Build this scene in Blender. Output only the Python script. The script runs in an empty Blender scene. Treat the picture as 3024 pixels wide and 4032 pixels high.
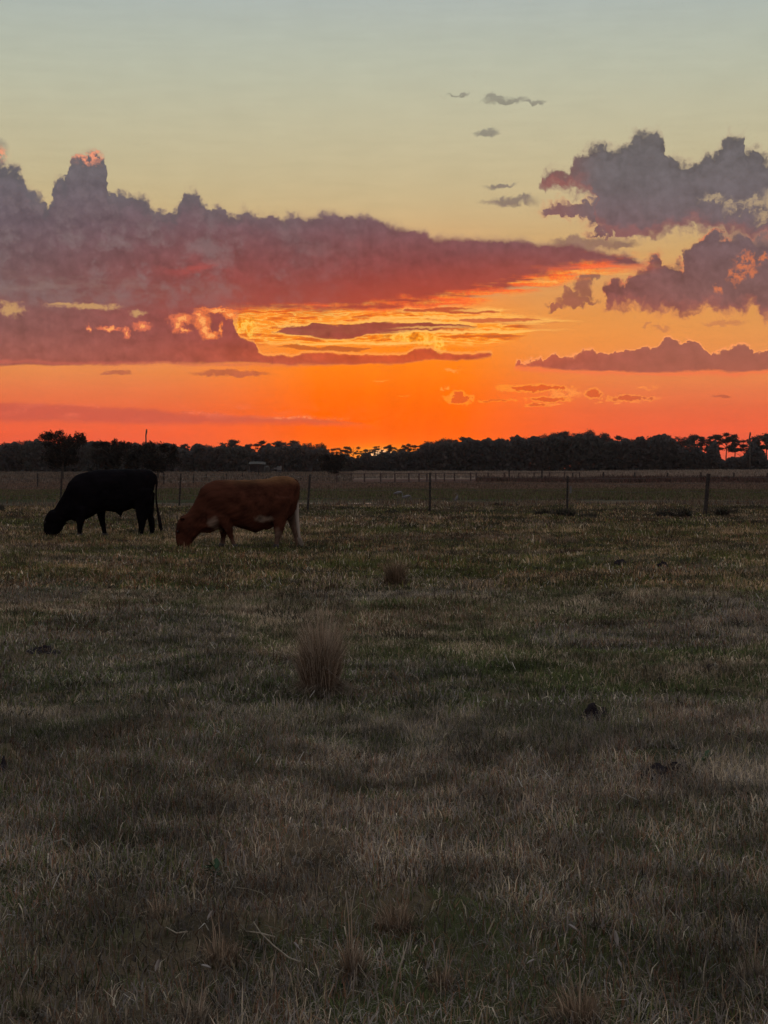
import bpy, bmesh, math, random
import numpy as np
from mathutils import Vector, noise as mnoise

# ------------------------------------------------------------------ scene set-up: camera, sky, sun, exposure
scene = bpy.context.scene
COL = scene.collection
F = 6057.0          # focal length in photograph pixels
CAMH = 1.45         # eye height, metres
HOR = 1845.0        # true horizon row

cam_d = bpy.data.cameras.new('camera')
cam = bpy.data.objects.new('camera', cam_d)
COL.objects.link(cam)
cam.location = (0, 0, CAMH)
cam.rotation_euler = (math.radians(90), 0, 0)
cam_d.sensor_fit = 'VERTICAL'
cam_d.sensor_height = 24.0
cam_d.lens = F / 4032 * 24.0
cam_d.shift_y = -(2016 - HOR) / 4032.0
cam_d.clip_start = 0.1
cam_d.clip_end = 4000
scene.camera = cam

scene.view_settings.view_transform = 'Standard'
scene.view_settings.look = 'None'
scene.view_settings.exposure = 0.0
scene.view_settings.gamma = 1.0
scene.view_settings.use_curve_mapping = False
scene.cycles.max_bounces = 4
scene.cycles.diffuse_bounces = 2
scene.cycles.glossy_bounces = 2
scene.cycles.transparent_max_bounces = 4
scene.cycles.use_adaptive_sampling = True
scene.cycles.adaptive_threshold = 0.015
scene.cycles.adaptive_min_samples = 12

def lin(c):
    c = c / 255.0
    return c / 12.92 if c <= 0.04045 else ((c + 0.055) / 1.055) ** 2.4
def sr(r, g, b):
    return (lin(r), lin(g), lin(b), 1.0)

def UV(px, py):
    a = math.atan((px - 1512) / F)
    return a * F, math.atan((HOR - py) / F * math.cos(a)) * F

class G:
    """small expression layer over shader nodes"""
    def __init__(self, nt):
        self.nt = nt
    def n(self, t, **kw):
        nd = self.nt.nodes.new(t)
        for k, v in kw.items():
            setattr(nd, k, v)
        return nd
    def put(self, sock, v):
        if isinstance(v, E): self.nt.links.new(v.s, sock)
        elif isinstance(v, bpy.types.NodeSocket): self.nt.links.new(v, sock)
        else: sock.default_value = v
    def math(self, op, *a, clamp=False):
        nd = self.n('ShaderNodeMath', operation=op, use_clamp=clamp)
        for i, x in enumerate(a): self.put(nd.inputs[i], x)
        return E(self, nd.outputs[0])
    def sstep(self, a, b, x):
        if not isinstance(a, E) and not isinstance(b, E) and a > b:
            return 1.0 - self.sstep(b, a, x)
        nd = self.n('ShaderNodeMapRange', interpolation_type='SMOOTHSTEP')
        self.put(nd.inputs[0], x); self.put(nd.inputs[1], a); self.put(nd.inputs[2], b)
        return E(self, nd.outputs[0])
    def gauss(self, x, c, s):
        t = (x - c) * (1.0 / s)
        return self.math('EXPONENT', t * t * -1.0)
    def mn(self, a, b): return self.math('MINIMUM', a, b)
    def mx(self, a, b): return self.math('MAXIMUM', a, b)
    def mix(self, f, a, b):
        nd = self.n('ShaderNodeMix', data_type='RGBA', clamp_factor=True)
        self.put(nd.inputs[0], f); self.put(nd.inputs[6], a); self.put(nd.inputs[7], b)
        return nd.outputs[2]
    def mulc(self, c, f):
        nd = self.n('ShaderNodeVectorMath', operation='SCALE')
        self.put(nd.inputs[0], c[:3] if isinstance(c, tuple) else c); self.put(nd.inputs[3], f)
        return nd.outputs[0]
    def vec(self, x, y, z):
        nd = self.n('ShaderNodeCombineXYZ')
        for i, v in enumerate((x, y, z)): self.put(nd.inputs[i], v)
        return nd.outputs[0]
    def noise(self, v, scale=1.0, detail=3.0, rough=0.55, color=False, dist=0.0, flat=True):
        nd = self.n('ShaderNodeTexNoise', noise_dimensions='2D' if flat else '3D')
        self.put(nd.inputs['Vector'], v)
        nd.inputs['Scale'].default_value = scale
        nd.inputs['Detail'].default_value = detail
        nd.inputs['Roughness'].default_value = rough
        nd.inputs['Distortion'].default_value = dist
        if color:
            sp = self.n('ShaderNodeSeparateColor')
            self.nt.links.new(nd.outputs['Color'], sp.inputs[0])
            return [E(self, sp.outputs[i]) - 0.5 for i in range(3)]
        return E(self, nd.outputs[0]) - 0.5
    def curve(self, x, pts, vmax=2000.0):
        """piecewise linear profile V(U) through photograph points"""
        nd = self.n('ShaderNodeFloatCurve')
        cm = nd.mapping; c = cm.curves[0]
        cm.use_clip = False
        P = sorted(UV(*p) for p in pts)
        lo, hi = P[0][0], P[-1][0]
        q = [(max(0.0, min(1.0, (u - lo) / (hi - lo))), v / vmax) for u, v in P]
        out = []
        for a in q:
            if out and a[0] - out[-1][0] < 0.002: a = (min(1.0, out[-1][0] + 0.002), a[1])
            out.append(a)
        if out[0][0] > 0.001: out.insert(0, (0.0, out[0][1]))
        if out[-1][0] < 0.999: out.append((1.0, out[-1][1]))
        while len(c.points) < len(out): c.points.new(0.5, 0.5)
        for p, a in zip(c.points, out):
            p.location = a; p.handle_type = 'VECTOR'
        cm.update()
        self.put(nd.inputs[1], (x - lo) * (1.0 / (hi - lo)))
        return E(self, nd.outputs[0]) * vmax
    def ramp(self, x, stops, lo, hi, interp='LINEAR'):
        nd = self.n('ShaderNodeValToRGB')
        r = nd.color_ramp; r.interpolation = interp
        while len(r.elements) > 1: r.elements.remove(r.elements[-1])
        st = sorted(((p - lo) / (hi - lo), c) for p, c in stops)
        r.elements[0].position = st[0][0]; r.elements[0].color = st[0][1]
        for p, c in st[1:]:
            e = r.elements.new(p); e.color = c
        self.put(nd.inputs[0], (x - lo) * (1.0 / (hi - lo)))
        return nd.outputs[0]
    def blobs(self, U, V, lst):
        """smallest normalised distance to a list of ellipses given in photograph pixels"""
        P = self.vec(U, V, 0.0); m = None
        for (cx, cy, rx, ry) in lst:
            u, v = UV(cx, cy)
            a = self.n('ShaderNodeVectorMath', operation='SUBTRACT'); self.put(a.inputs[0], P); a.inputs[1].default_value = (u, v, 0)
            b = self.n('ShaderNodeVectorMath', operation='MULTIPLY'); self.put(b.inputs[0], a.outputs[0]); b.inputs[1].default_value = (1 / rx, 1 / ry, 0)
            c = self.n('ShaderNodeVectorMath', operation='LENGTH'); self.put(c.inputs[0], b.outputs[0])
            e = E(self, c.outputs['Value'])
            m = e if m is None else self.mn(m, e)
        return m

class E:
    def __init__(self, g, s): self.g, self.s = g, s
    def _b(self, op, o, r=False):
        return self.g.math(op, o, self) if r else self.g.math(op, self, o)
    def __add__(self, o): return self._b('ADD', o)
    __radd__ = __add__
    def __sub__(self, o): return self._b('SUBTRACT', o)
    def __rsub__(self, o): return self._b('SUBTRACT', o, True)
    def __mul__(self, o): return self._b('MULTIPLY', o)
    __rmul__ = __mul__
    def __truediv__(self, o): return self._b('DIVIDE', o)

def build_sky():
    w = bpy.data.worlds.new('World')
    w.use_nodes = True
    nt = w.node_tree; nt.nodes.clear()
    g = G(nt)
    tc = g.n('ShaderNodeTexCoord'); sp = g.n('ShaderNodeSeparateXYZ')
    nt.links.new(tc.outputs['Generated'], sp.inputs[0])
    X, Y, Z = (E(g, sp.outputs[i]) for i in range(3))
    hyp = g.math('SQRT', X * X + Y * Y)
    U = g.math('ARCTAN2', X, Y) * F
    V = g.math('ARCTAN2', Z, hyp) * F
    # --- noises, in degrees of sky
    P = g.vec(U, V, 0.0)
    big = g.noise(P, 1 / 170, 2, 0.5, color=True)
    mid = g.noise(P, 1 / 62, 5, 0.62, color=True)
    fine = g.noise(P, 1 / 17, 3, 0.6, color=True)
    Ps = g.vec(U * 0.13, V + 700.0, 7.0)
    strk = g.noise(Ps, 1 / 30, 5, 0.55, color=True)
    Pw = g.vec(U * 0.35, V + 3300.0, 3.0)
    wisp = g.noise(Pw, 1 / 60, 5, 0.6, color=True)
    # warped coordinates: billowy and flat
    Ub = U + mid[0] * 70 + fine[0] * 16; Vb = V + mid[1] * 70 + fine[1] * 16
    vo = []
    Pv = g.vec(Ub, Vb * 1.1, 0.0)
    for sc_ in (1 / 58, 1 / 25):
        nd = g.n('ShaderNodeTexVoronoi', feature='SMOOTH_F1', voronoi_dimensions='2D'); nd.inputs['Smoothness'].default_value = 0.25
        g.put(nd.inputs['Vector'], Pv); nd.inputs['Scale'].default_value = sc_
        vo.append(E(g, nd.outputs['Distance']))
    puf = (0.45 - vo[0]) * 36 + (0.45 - vo[1]) * 24
    rel = g.noise(P, 1 / 95, 4, 0.55) - g.noise(g.vec(U + 10, V + 22, 0.0), 1 / 95, 4, 0.55)
    Uf = U + wisp[0] * 90; Vf = V + wisp[1] * 34 + fine[1] * 5
    Us = U + wisp[0] * 70 + fine[0] * 8; Vs = V + strk[1] * 26 + mid[1] * 14 + fine[1] * 6

    # --- clear sky
    def vs(lst): return [(UV(1512, py)[1], sr(*c)) for py, c in lst]
    hi_part = [(2600, sr(182, 190, 188)), (4200, sr(180, 191, 196)), (9600, sr(168, 184, 200))]
    below = [(-9600, sr(60, 50, 45)), (-300, sr(90, 60, 50))]
    cen = g.ramp(V, below + vs([(1800, (255, 106, 2)), (1740, (255, 96, 1)), (1640, (255, 98, 1)), (1540, (255, 110, 6)), (1440, (255, 128, 20)),
              (1330, (255, 140, 34)), (1230, (250, 145, 55)), (1130, (228, 146, 84)), (1000, (214, 160, 106)), (900, (208, 172, 124)), (780, (204, 181, 138)), (600, (199, 186, 150)),
              (400, (194, 189, 160)), (200, (185, 188, 169)), (0, (177, 184, 177))]) + hi_part, -9600, 9600)
    side = g.ramp(V, below + vs([(1800, (232, 86, 60)), (1690, (238, 96, 62)), (1640, (228, 98, 64)), (1560, (228, 114, 72)), (1480, (226, 132, 76)),
              (1400, (228, 146, 84)), (1230, (212, 152, 88)), (1000, (204, 164, 106)), (850, (198, 174, 128)), (700, (194, 180, 142)), (500, (190, 184, 154)),
              (300, (184, 186, 165)), (100, (176, 183, 171)), (0, (171, 180, 175))]) + hi_part, -9600, 9600)
    # the gradient is very steep near the horizon, so the colour ramp above is split in two
    far = g.ramp(V, [(-9600, sr(60, 50, 45)), (-300, sr(80, 62, 58)), (0, sr(150, 112, 108)), (700, sr(158, 128, 128)), (1800, sr(172, 168, 174)), (9600, sr(168, 184, 200))], -9600, 9600)
    wc = g.mn(1.0, g.gauss(U, 20, 600) * 1.25) * g.sstep(1500, 700, V) + g.gauss(U, 60, 900) * 0.0
    wc = g.mx(wc, g.gauss(U, 200, 1100) * 0.55 * g.sstep(300, 500, V))
    sky = g.mix(wc, side, cen)
    sky = g.mix(g.sstep(2600, 9000, g.math('ABSOLUTE', U)), sky, far)
    # faint horizontal mottling of thin high cloud
    sky = g.mulc(sky, 1.0 + strk[0] * 0.10 + big[0] * 0.06)
    # the sun just behind the treetops
    ug, vg = UV(1500, 1790)
    rays = g.noise(g.vec((U - ug) / g.mx(V + 500.0, 100.0) * 9.0, 5.0, 0.0), 1.0, 2, 0.5)
    sky = g.mulc(sky, 1.0 + rays * 0.22 * g.gauss(U, ug, 520) * g.sstep(620, 200, V))
    glow = g.gauss(U, ug, 150) * g.gauss(V, vg, 34)
    sky = g.mix(glow * 0.9, sky, sr(255, 156, 14))
    glow2 = g.gauss(U, ug, 52) * g.gauss(V, vg, 20)
    hot = g.mulc(g.mix(glow2, sr(255, 160, 30), (2.2, 1.35, 0.75, 1)), 1.0)
    sky = g.mix(glow2, sky, hot)

    _a = g.ramp(V, vs([(1740, (220, 88, 66)), (1640, (200, 88, 74)), (1560, (184, 88, 66)), (1420, (154, 88, 78)), (1300, (136, 90, 86)), (1150, (116, 88, 88)), (1020, (108, 88, 92)),
                      (900, (105, 92, 99)), (760, (106, 98, 104)), (620, (110, 105, 108)), (450, (132, 128, 118))]), 0, 1500)
    _r = g.mx(g.gauss(U, 100, 820), g.gauss(U, -520, 640) * 0.8) * g.gauss(V, 640, 270)
    _c = g.mix(_r * 0.92, _a, sr(154, 60, 54))
    _r2 = g.gauss(U, 30, 620) * g.gauss(V, 440, 60)
    body_c = g.mix(_r2 * 0.75, _c, sr(214, 82, 34))
    sh_a = mid[2] * 0.45 + big[1] * 0.9 + fine[2] * 0.12
    sh_b = puf * 0.0052 + rel * 0.55 + strk[1] * 0.05 + 0.96
    body_k = {}
    def body(dark=1.0, amp=0.2):
        k = (round(dark * 20), amp > 0.21)
        if k not in body_k:
            body_k[k] = g.mulc(body_c, (sh_b + sh_a * (0.25 if k[1] else 0.18)) * (k[0] / 20))
        return body_k[k]

    def band(top, bot, Ux, Vx, s_top=7.0, s_bot=9.0, Vy=None, Uy=None):
        dt = g.curve(Ux, top) - Vx
        xs = sorted(UV(*p)[0] for p in top)
        gate = g.sstep(xs[0] - 2, xs[0] + 14, Ux) * g.sstep(xs[-1] + 2, xs[-1] - 14, Ux)
        dt = dt * gate - (1.0 - gate) * 60.0
        db = (Vx if Vy is None else Vy) - g.curve(Ux if Uy is None else Uy, bot)
        al = g.sstep(-s_top, s_top, dt) * g.sstep(-s_bot, s_bot, db)
        return al * gate, dt, db, gate

    def fringe(dt, db, gate, wide, amt, col):
        nonlocal sky
        f = g.sstep(-wide, 6, dt + fine[1] * 22) * g.sstep(-wide, 6, db + fine[0] * 22) * gate
        sky = g.mix(f * amt, sky, col)

    # --- low stratus on the left and thin pink bars
    al, dt, db, gate = band([(-150, 1580), (0, 1589), (180, 1590), (365, 1603), (500, 1608), (638, 1620), (1003, 1642), (1300, 1650), (1420, 1668), (1500, 1690)],
                      [(-150, 1655), (300, 1660), (900, 1668), (1300, 1672), (1420, 1680), (1500, 1682)], Uf, Vf, 9, 16)
    sky = g.mix(al * 0.62 * g.sstep(100, -300, U), sky, sr(190, 82, 74))
    pk = g.sstep(0.02, 0.16, wisp[2] + fine[0] * 0.25) * g.gauss(V, UV(0, 1612)[1], 26) * g.gauss(U, UV(560, 0)[0], 420)
    sky = g.mix(pk * 0.75, sky, sr(246, 122, 92))
    # contrail-like bright thread
    thr = g.gauss(Vf, UV(1100, 1646)[1], 5) * g.gauss(U, UV(1190, 0)[0], 150) * g.sstep(-0.05, 0.12, fine[0] + 0.02)
    sky = g.mix(thr * 0.8, sky, sr(255, 150, 100))

    # --- small separate clouds near the horizon
    lowc = [(912, 1471, 130, 12), (474, 1466, 48, 7), (425, 1474, 30, 5), (2824, 1558, 38, 6)]
    m = g.blobs(Uf, Vb * 0.5 + Vf * 0.5, lowc)
    sky = g.mix(g.sstep(1.35, 0.75, m) * 0.7, sky, body(1.02))
    rimmed = [(1813, 1574, 44, 16), (1806, 1564, 24, 20), (2105, 1528, 120, 11), (2165, 1572, 70, 11), (2478, 1568, 88, 10), (2332, 1548, 26, 16), (2110, 1596, 46, 5), (1960, 1578, 60, 4)]
    m = g.blobs(Uf * 0.6 + Ub * 0.4, Vb * 0.4 + Vf * 0.6, rimmed) + fine[0] * 1.3 + mid[2] * 1.0
    near = g.gauss(U, 300, 900)
    sky = g.mix(g.sstep(1.5, 1.05, m) * 0.6, sky, g.mix(near, sr(246, 140, 84), sr(255, 158, 52)))
    sky = g.mix(g.sstep(1.02, 0.72, m), sky, g.mix(near, sr(190, 96, 76), sr(228, 92, 34)))
    lite = [(1758, 1528, 24, 10), (1776, 1455, 42, 8), (2160, 1592, 60, 5), (2420, 1583, 90, 4), (2560, 1528, 50, 6), (1590, 1560, 24, 3), (1500, 1500, 40, 3), (2230, 1548, 70, 20)]
    m = g.blobs(Uf, Vb * 0.5 + Vf * 0.5, lite)
    sky = g.mix(g.sstep(1.2, 0.6, m) * g.sstep(-0.12, 0.08, fine[1] + mid[2]) * 0.75, sky, sr(255, 152, 70))

    Vb = Vb - puf
    # --- far right long cloud
    topF = [(2015, 1442), (2040, 1432), (2150, 1421), (2187, 1400), (2260, 1407), (2300, 1390), (2340, 1378), (2387, 1403), (2440, 1386), (2500, 1378), (2588, 1366), (2606, 1342), (2640, 1334), (2679, 1348),
            (2733, 1342), (2770, 1385), (2824, 1394), (2861, 1376), (2900, 1366), (2940, 1368), (2980, 1389), (3040, 1388), (3100, 1360), (3200, 1370)]
    botF = [(2015, 1440), (2059, 1440), (2200, 1452), (2332, 1462), (2560, 1467), (2788, 1460), (2879, 1467), (3024, 1455), (3200, 1450)]
    UF = U + mid[0] * 26 + fine[0] * 10; VF = V + mid[1] * 22 + fine[1] * 8 - puf * 0.7
    al, dt, db, gate = band(topF, botF, UF, VF, 4, 6, Vf, Uf)
    halo = g.sstep(-12, -3, dt) * g.sstep(-20, -4, db) * (1.0 - g.sstep(-2, 4, dt)) * gate
    sky = g.mix(halo * 0.85, sky, sr(255, 158, 96))
    low = g.gauss(db, -6, 12) * g.sstep(-30, 0, dt) * gate
    sky = g.mix(low * 0.6, sky, sr(244, 110, 74))
    sky = g.mix(al * 0.96, sky, g.mix(g.sstep(500, 1400, U) * 0.5, body(1.08, 0.16), sr(160, 94, 78)))

    # --- right middle cumulus
    topE = [(2369, 1180), (2376, 1120), (2420, 1106), (2469, 1111), (2506, 1085), (2535, 1040), (2560, 1014), (2606, 1005), (2626, 1050), (2688, 1050), (2697, 990), (2733, 961),
            (2761, 925), (2797, 916), (2879, 930), (3024, 935), (3200, 930)]
    botE = [(2369, 1170), (2387, 1213), (2478, 1200), (2560, 1218), (2640, 1226), (2715, 1234), (2788, 1204), (2879, 1232), (2930, 1224), (2961, 1188), (3007, 1257), (3100, 1240), (3200, 1250)]
    al, dt, db, gate = band(topE, botE, Ub, Vb, 14, 22)
    hE = [(2940, 1040, 50, 42), (2895, 1095, 28, 26), (2830, 1145, 14, 22), (2990, 1010, 30, 14)]
    mE = g.blobs(Ub, Vb, hE)
    fringe(dt, db, gate, 34, 0.32, sr(214, 128, 90))
    eE = g.mulc(body(1.0, 0.24), 1.06 - 0.16 * g.sstep(70, 4, dt))
    sky = g.mix(al * 0.97, sky, g.mix(g.sstep(60, 0, db) * 0.35, eE, sr(176, 92, 78)))
    rim = gate * g.gauss(dt, 1, 7) * g.sstep(-14, 14, db) * g.sstep(-0.06, 0.14, mid[2])
    sky = g.mix(rim * 0.65, sky, sr(240, 128, 88))
    sky = g.mix(g.sstep(1.3, 0.5, mE) * al * g.sstep(-0.16, 0.12, fine[1] + mid[2] * 0.6) * 0.75, sky, sr(222, 122, 76))
    # ragged scraps to its left
    rag = [(2270, 1190, 70, 22), (2190, 1212, 45, 11), (2300, 1130, 34, 40), (2340, 1090, 22, 26), (2250, 1165, 30, 20)]
    m = g.blobs(Ub, Vb, rag)
    sky = g.mix(g.sstep(1.35, 0.75, m) * 0.8, sky, body(1.05, 0.3))
    scr = [(2606, 1294, 36, 9), (2545, 1282, 14, 6), (2852, 1272, 72, 10), (2820, 1282, 30, 7)]
    m = g.blobs(Uf, Vb * 0.5 + Vf * 0.5, scr)
    sky = g.mix(g.sstep(1.4, 0.6, m) * 0.45, sky, sr(180, 104, 84))

    # --- upper right cumulus
    topD = [(2120, 712), (2135, 696), (2187, 674), (2240, 676), (2260, 636), (2305, 598), (2360, 562), (2396, 594), (2440, 590), (2469, 573), (2500, 540), (2524, 530), (2588, 526), (2618, 550), (2626, 600),
            (2632, 630), (2651, 622), (2706, 651), (2733, 637), (2790, 625), (2820, 606), (2850, 560), (2879, 532), (2934, 540), (2940, 612), (2970, 594), (3007, 622), (3040, 650), (3100, 640), (3200, 690)]
    botD = [(2120, 716), (2150, 742), (2287, 742), (2340, 770), (2350, 900), (2423, 930), (2542, 932), (2606, 912), (2743, 886), (2834, 908), (2940, 930), (3024, 940), (3200, 930)]
    al, dt, db, gate = band(topD, botD, Ub, Vb, 16, 26)
    mL = g.blobs(Uf, Vb, [(2280, 822, 110, 32), (2200, 834, 56, 16), (2390, 830, 100, 50), (2440, 912, 110, 18)])
    al = g.mx(al, g.sstep(1.2, 0.8, mL))
    holes = g.blobs(Ub, Vb, [(2800, 782, 56, 22), (2900, 815, 46, 26), (2965, 800, 50, 26), (3010, 850, 40, 26), (3060, 780, 60, 50)])
    al = al * (1.0 - g.sstep(1.25, 0.5, holes) * 0.7 * g.sstep(-0.2, 0.1, mid[2] + fine[1] * 0.5))
    pinkD = g.mx(g.gauss(dt, -4, 14), g.gauss(db, 0, 18)) * g.sstep(2400, 1100, U + 1400) * 0.0
    soft = g.sstep(1.6, 0.95, mL) * 0.35
    sky = g.mix(soft, sky, sr(206, 126, 96))
    fringe(dt, db, gate, 38, 0.34, sr(168, 136, 120))
    colD = g.mix(g.sstep(860, 1250, V) * 0.7, body(0.98, 0.26), g.mulc(sr(92, 87, 92), sh_b + sh_a * 0.2))
    colD = g.mulc(colD, 1.08 - 0.20 * g.sstep(75, 4, dt))
    sky = g.mix(al * 0.95, sky, colD)
    tinge = g.gauss(db, 14, 26) * al + g.gauss(U, UV(2200, 0)[0], 90) * al * 0.8
    sky = g.mix(tinge * 0.4, sky, sr(160, 92, 84))

    # --- tiny wisps high up
    up = [(1995, 396, 80, 11), (1948, 382, 34, 9), (1922, 524, 42, 11), (2013, 793, 96, 15), (2070, 782, 30, 8), (1968, 736, 50, 7), (1800, 372, 40, 3), (2100, 402, 40, 5), (-20, 625, 40, 60), (2240, 950, 60, 16), (2330, 960, 90, 22), (2440, 965, 60, 14)]
    m = g.blobs(Uf, Vb * 0.5 + Vf * 0.5, up)
    sky = g.mix(g.sstep(1.55, 0.6, m) * 0.72, sky, body(0.98, 0.2))

    # --- main bank
    topA = [(-300, 640), (-120, 690), (-20, 665), (0, 655), (55, 655), (91, 690), (112, 764), (173, 783), (196, 822), (206, 728), (232, 704), (262, 716), (272, 646), (301, 612), (365, 606), (410, 634), (422, 690), (428, 762),
            (456, 770), (480, 775), (529, 760), (583, 790), (604, 842), (638, 833), (675, 848), (704, 836), (712, 770), (745, 772), (775, 752), (800, 815), (830, 842), (857, 815), (902, 850), (966, 824), (989, 851), (1094, 860), (1212, 855), (1322, 846), (1422, 853), (1504, 868),
            (1539, 888), (1600, 902), (1660, 914), (1705, 938), (1813, 943), (2059, 947), (2104, 966), (2223, 962), (2287, 970), (2360, 992), (2490, 1010), (2520, 1035), (2560, 1060)]
    botA = [(-300, 1275), (0, 1275), (91, 1275), (456, 1275), (583, 1275), (793, 1262), (870, 1245), (912, 1238), (1094, 1243), (1367, 1238), (1512, 1220), (1649, 1211), (1740, 1198), (1877, 1163), (2059, 1122), (2196, 1090), (2300, 1062), (2420, 1050), (2515, 1046), (2560, 1040)]
    UA = U + mid[0] * 38 + fine[0] * 20; VA = V + (mid[1] * 24 + fine[1] * 12 - puf * 0.7) * g.sstep(300, -700, U) + mid[1] * 16 + fine[1] * 10 - puf * 0.35
    al, dt, db, gate = band(topA, botA, UA, VA, 13, 14, Vf, Uf)
    kA = g.sstep(620, 820, V)
    shA = (sh_b + sh_a * 0.2) * kA + (0.97 + wisp[1] * 0.26 + strk[0] * 0.20 + big[1] * 0.16 + rel * 0.12) * (1.0 - kA)
    bcol = g.mulc(body_c, shA)
    upper = g.gauss(V, 800, 260) * g.sstep(200, -900, U)
    bcol = g.mix(g.sstep(-0.1, 0.35, big[2] + mid[1] * 0.7 + puf * 0.006) * upper * 0.55, bcol, sr(134, 118, 118))
    edge = g.sstep(75, 5, dt) * g.sstep(0, -900, U)
    bcol = g.mix(edge * 0.45, bcol, sr(96, 94, 98))
    # belly glow towards the sun
    belly = g.sstep(190, 0, db) * g.gauss(U, 60, 700)
    bcol = g.mix(belly * 0.5, bcol, sr(196, 78, 52))
    redpatch = g.gauss(U, UV(790, 0)[0], 130) * g.gauss(V, UV(0, 1045)[1], 26) * g.sstep(-0.1, 0.15, wisp[0])
    bcol = g.mix(redpatch * 0.6, bcol, sr(186, 82, 76))
    underL = g.gauss(V, UV(0, 1130)[1], 60) * g.sstep(-300, -1200, U) * g.sstep(-0.1, 0.2, wisp[2] + strk[0] * 0.4)
    bcol = g.mix(underL * 0.35, bcol, sr(146, 122, 114))
    fringe(dt, db, gate, 30, 0.36, sr(166, 134, 118))
    sky = g.mix(al, sky, bcol)
    # burning lower rim
    fr = g.sstep(58, 0, db + strk[0] * 90 + mid[2] * 60) * g.sstep(-46, -14, db) * g.sstep(-740, -330, U) * g.sstep(1130, 760, U)
    frc = g.ramp(strk[2] + fine[0] * 0.3, [(-0.3, sr(226, 84, 44)), (-0.05, sr(255, 106, 48)), (0.06, sr(255, 138, 50)), (0.2, sr(255, 176, 84))], -0.5, 0.5)
    sky = g.mix(fr * g.sstep(-0.16, 0.02, strk[1] + wisp[1] * 0.4) * 0.9, sky, frc)
    thin = g.gauss(Vf, UV(2330, 1052)[1], 7) * g.gauss(U, UV(2330, 0)[0], 150)
    sky = g.mix(thin * 0.7, sky, sr(252, 116, 70))
    # pink torch on the tower
    tip = g.gauss(U, UV(345, 0)[0], 75) * g.gauss(VA, UV(345, 622)[1], 20) * g.sstep(-18, 0, dt) * g.sstep(-0.15, 0.1, fine[0] + mid[2])
    sky = g.mix(tip * 0.9, sky, sr(255, 158, 120))
    tip = g.gauss(U, UV(0, 600)[0], 22) * g.gauss(V, UV(0, 604)[1], 22) * g.sstep(-0.15, 0.1, fine[0])
    sky = g.mix(tip * 0.9, sky, sr(250, 160, 120))

    # --- fiery streak region
    reg = g.sstep(UV(915, 0)[0], UV(960, 0)[0], Ub) * g.sstep(UV(2250, 0)[0], UV(1880, 0)[0], U) * g.gauss(Vf, UV(1512, 1292)[1], 74)
    reg = g.sstep(0.3, 0.62, reg)
    rc = g.ramp(strk[0] + wisp[2] * 0.35, [(-0.24, sr(166, 70, 44)), (-0.11, sr(214, 90, 30)), (-0.05, sr(250, 132, 24)), (-0.01, sr(255, 196, 92)), (0.03, sr(255, 142, 24)), (0.10, sr(255, 152, 44)), (0.15, sr(255, 200, 96)), (0.22, sr(255, 128, 26))], -0.5, 0.5)
    sky = g.mix(reg * 0.76, sky, rc)
    puff = [(1600, 1325, 90, 24), (1690, 1345, 60, 28), (970, 1290, 40, 34), (1730, 1370, 26, 26)]
    m = g.blobs(Ub, Vb, puff)
    pc = g.ramp(mid[2] * 1.2 + fine[1] * 0.35, [(-0.2, sr(196, 96, 20)), (-0.04, sr(255, 150, 20)), (0.04, sr(255, 206, 90)), (0.2, sr(255, 150, 30))], -0.5, 0.5)
    sky = g.mix(g.sstep(1.35, 0.6, m) * 0.8, sky, pc)
    def streak(top, bot, rimc, strength=1.0, fill=None):
        nonlocal sky
        top = top[1:-1]; bot = bot[1:-1]
        y0 = (top[0][1] + bot[0][1]) / 2; y1 = (top[-1][1] + bot[-1][1]) / 2
        top = [(top[0][0] - 30, y0)] + top + [(top[-1][0] + 30, y1)]
        bot = [(bot[0][0] - 30, y0)] + bot + [(bot[-1][0] + 30, y1)]
        a, t, b, gt = band(top, bot, Us, Vs, 3, 4)
        rr = g.sstep(-20, -3, t + fine[2] * 14) * g.sstep(-9, -2, b) * (1.0 - a) * gt * g.sstep(-0.2, 0.06, strk[2])
        sky = g.mix(rr * 0.9 * strength, sky, rimc)
        sky = g.mix(a * 0.95, sky, body(1.0, 0.2) if fill is None else fill)
    yel = sr(255, 190, 96)
    off = 1420
    streak([(1070, off), (1090, 1304), (1120, 1290), (1200, 1287), (1240, 1274), (1330, 1282), (1450, 1272), (1700, 1268), (1760, 1278), (1850, 1284), (1870, off)],
           [(1070, off), (1090, 1306), (1150, 1318), (1260, 1326), (1400, 1332), (1440, 1316), (1700, 1300), (1850, 1290), (1870, off - 10)], yel)
    streak([(1100, 1600), (1120, 1362), (1180, 1353), (1240, 1366), (1300, 1362), (1400, 1374), (1450, 1372), (1470, 1600)],
           [(1100, 1590), (1120, 1366), (1200, 1374), (1300, 1384), (1400, 1386), (1450, 1380), (1470, 1590)], sr(250, 150, 60), 0.4, sr(192, 96, 44))
    streak([(1800, 1600), (1820, 1258), (1900, 1250), (2050, 1254), (2190, 1266), (2200, 1600)],
           [(1800, 1590), (1820, 1268), (1950, 1272), (2100, 1272), (2190, 1272), (2200, 1590)], yel, 0.8, sr(204, 104, 62))
    streak([(1560, 1600), (1600, 1216), (1800, 1212), (1960, 1226), (1980, 1600)],
           [(1560, 1590), (1600, 1226), (1800, 1236), (1960, 1232), (1980, 1590)], yel, 0.6, sr(190, 84, 52))
    for (cx, cy, rx, ry, k) in ((1650, 1252, 180, 4, .9), (1870, 1304, 250, 5, 1), (1420, 1352, 300, 5, .9), (2110, 1267, 130, 4, .8), (1900, 1222, 90, 4, .7), (1700, 1290, 120, 4, .6)):
        m = g.blobs(Us, Vs, [(cx, cy, rx, ry)])
        sky = g.mix(g.sstep(1.7, 0.5, m) * k, sky, yel)

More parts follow.
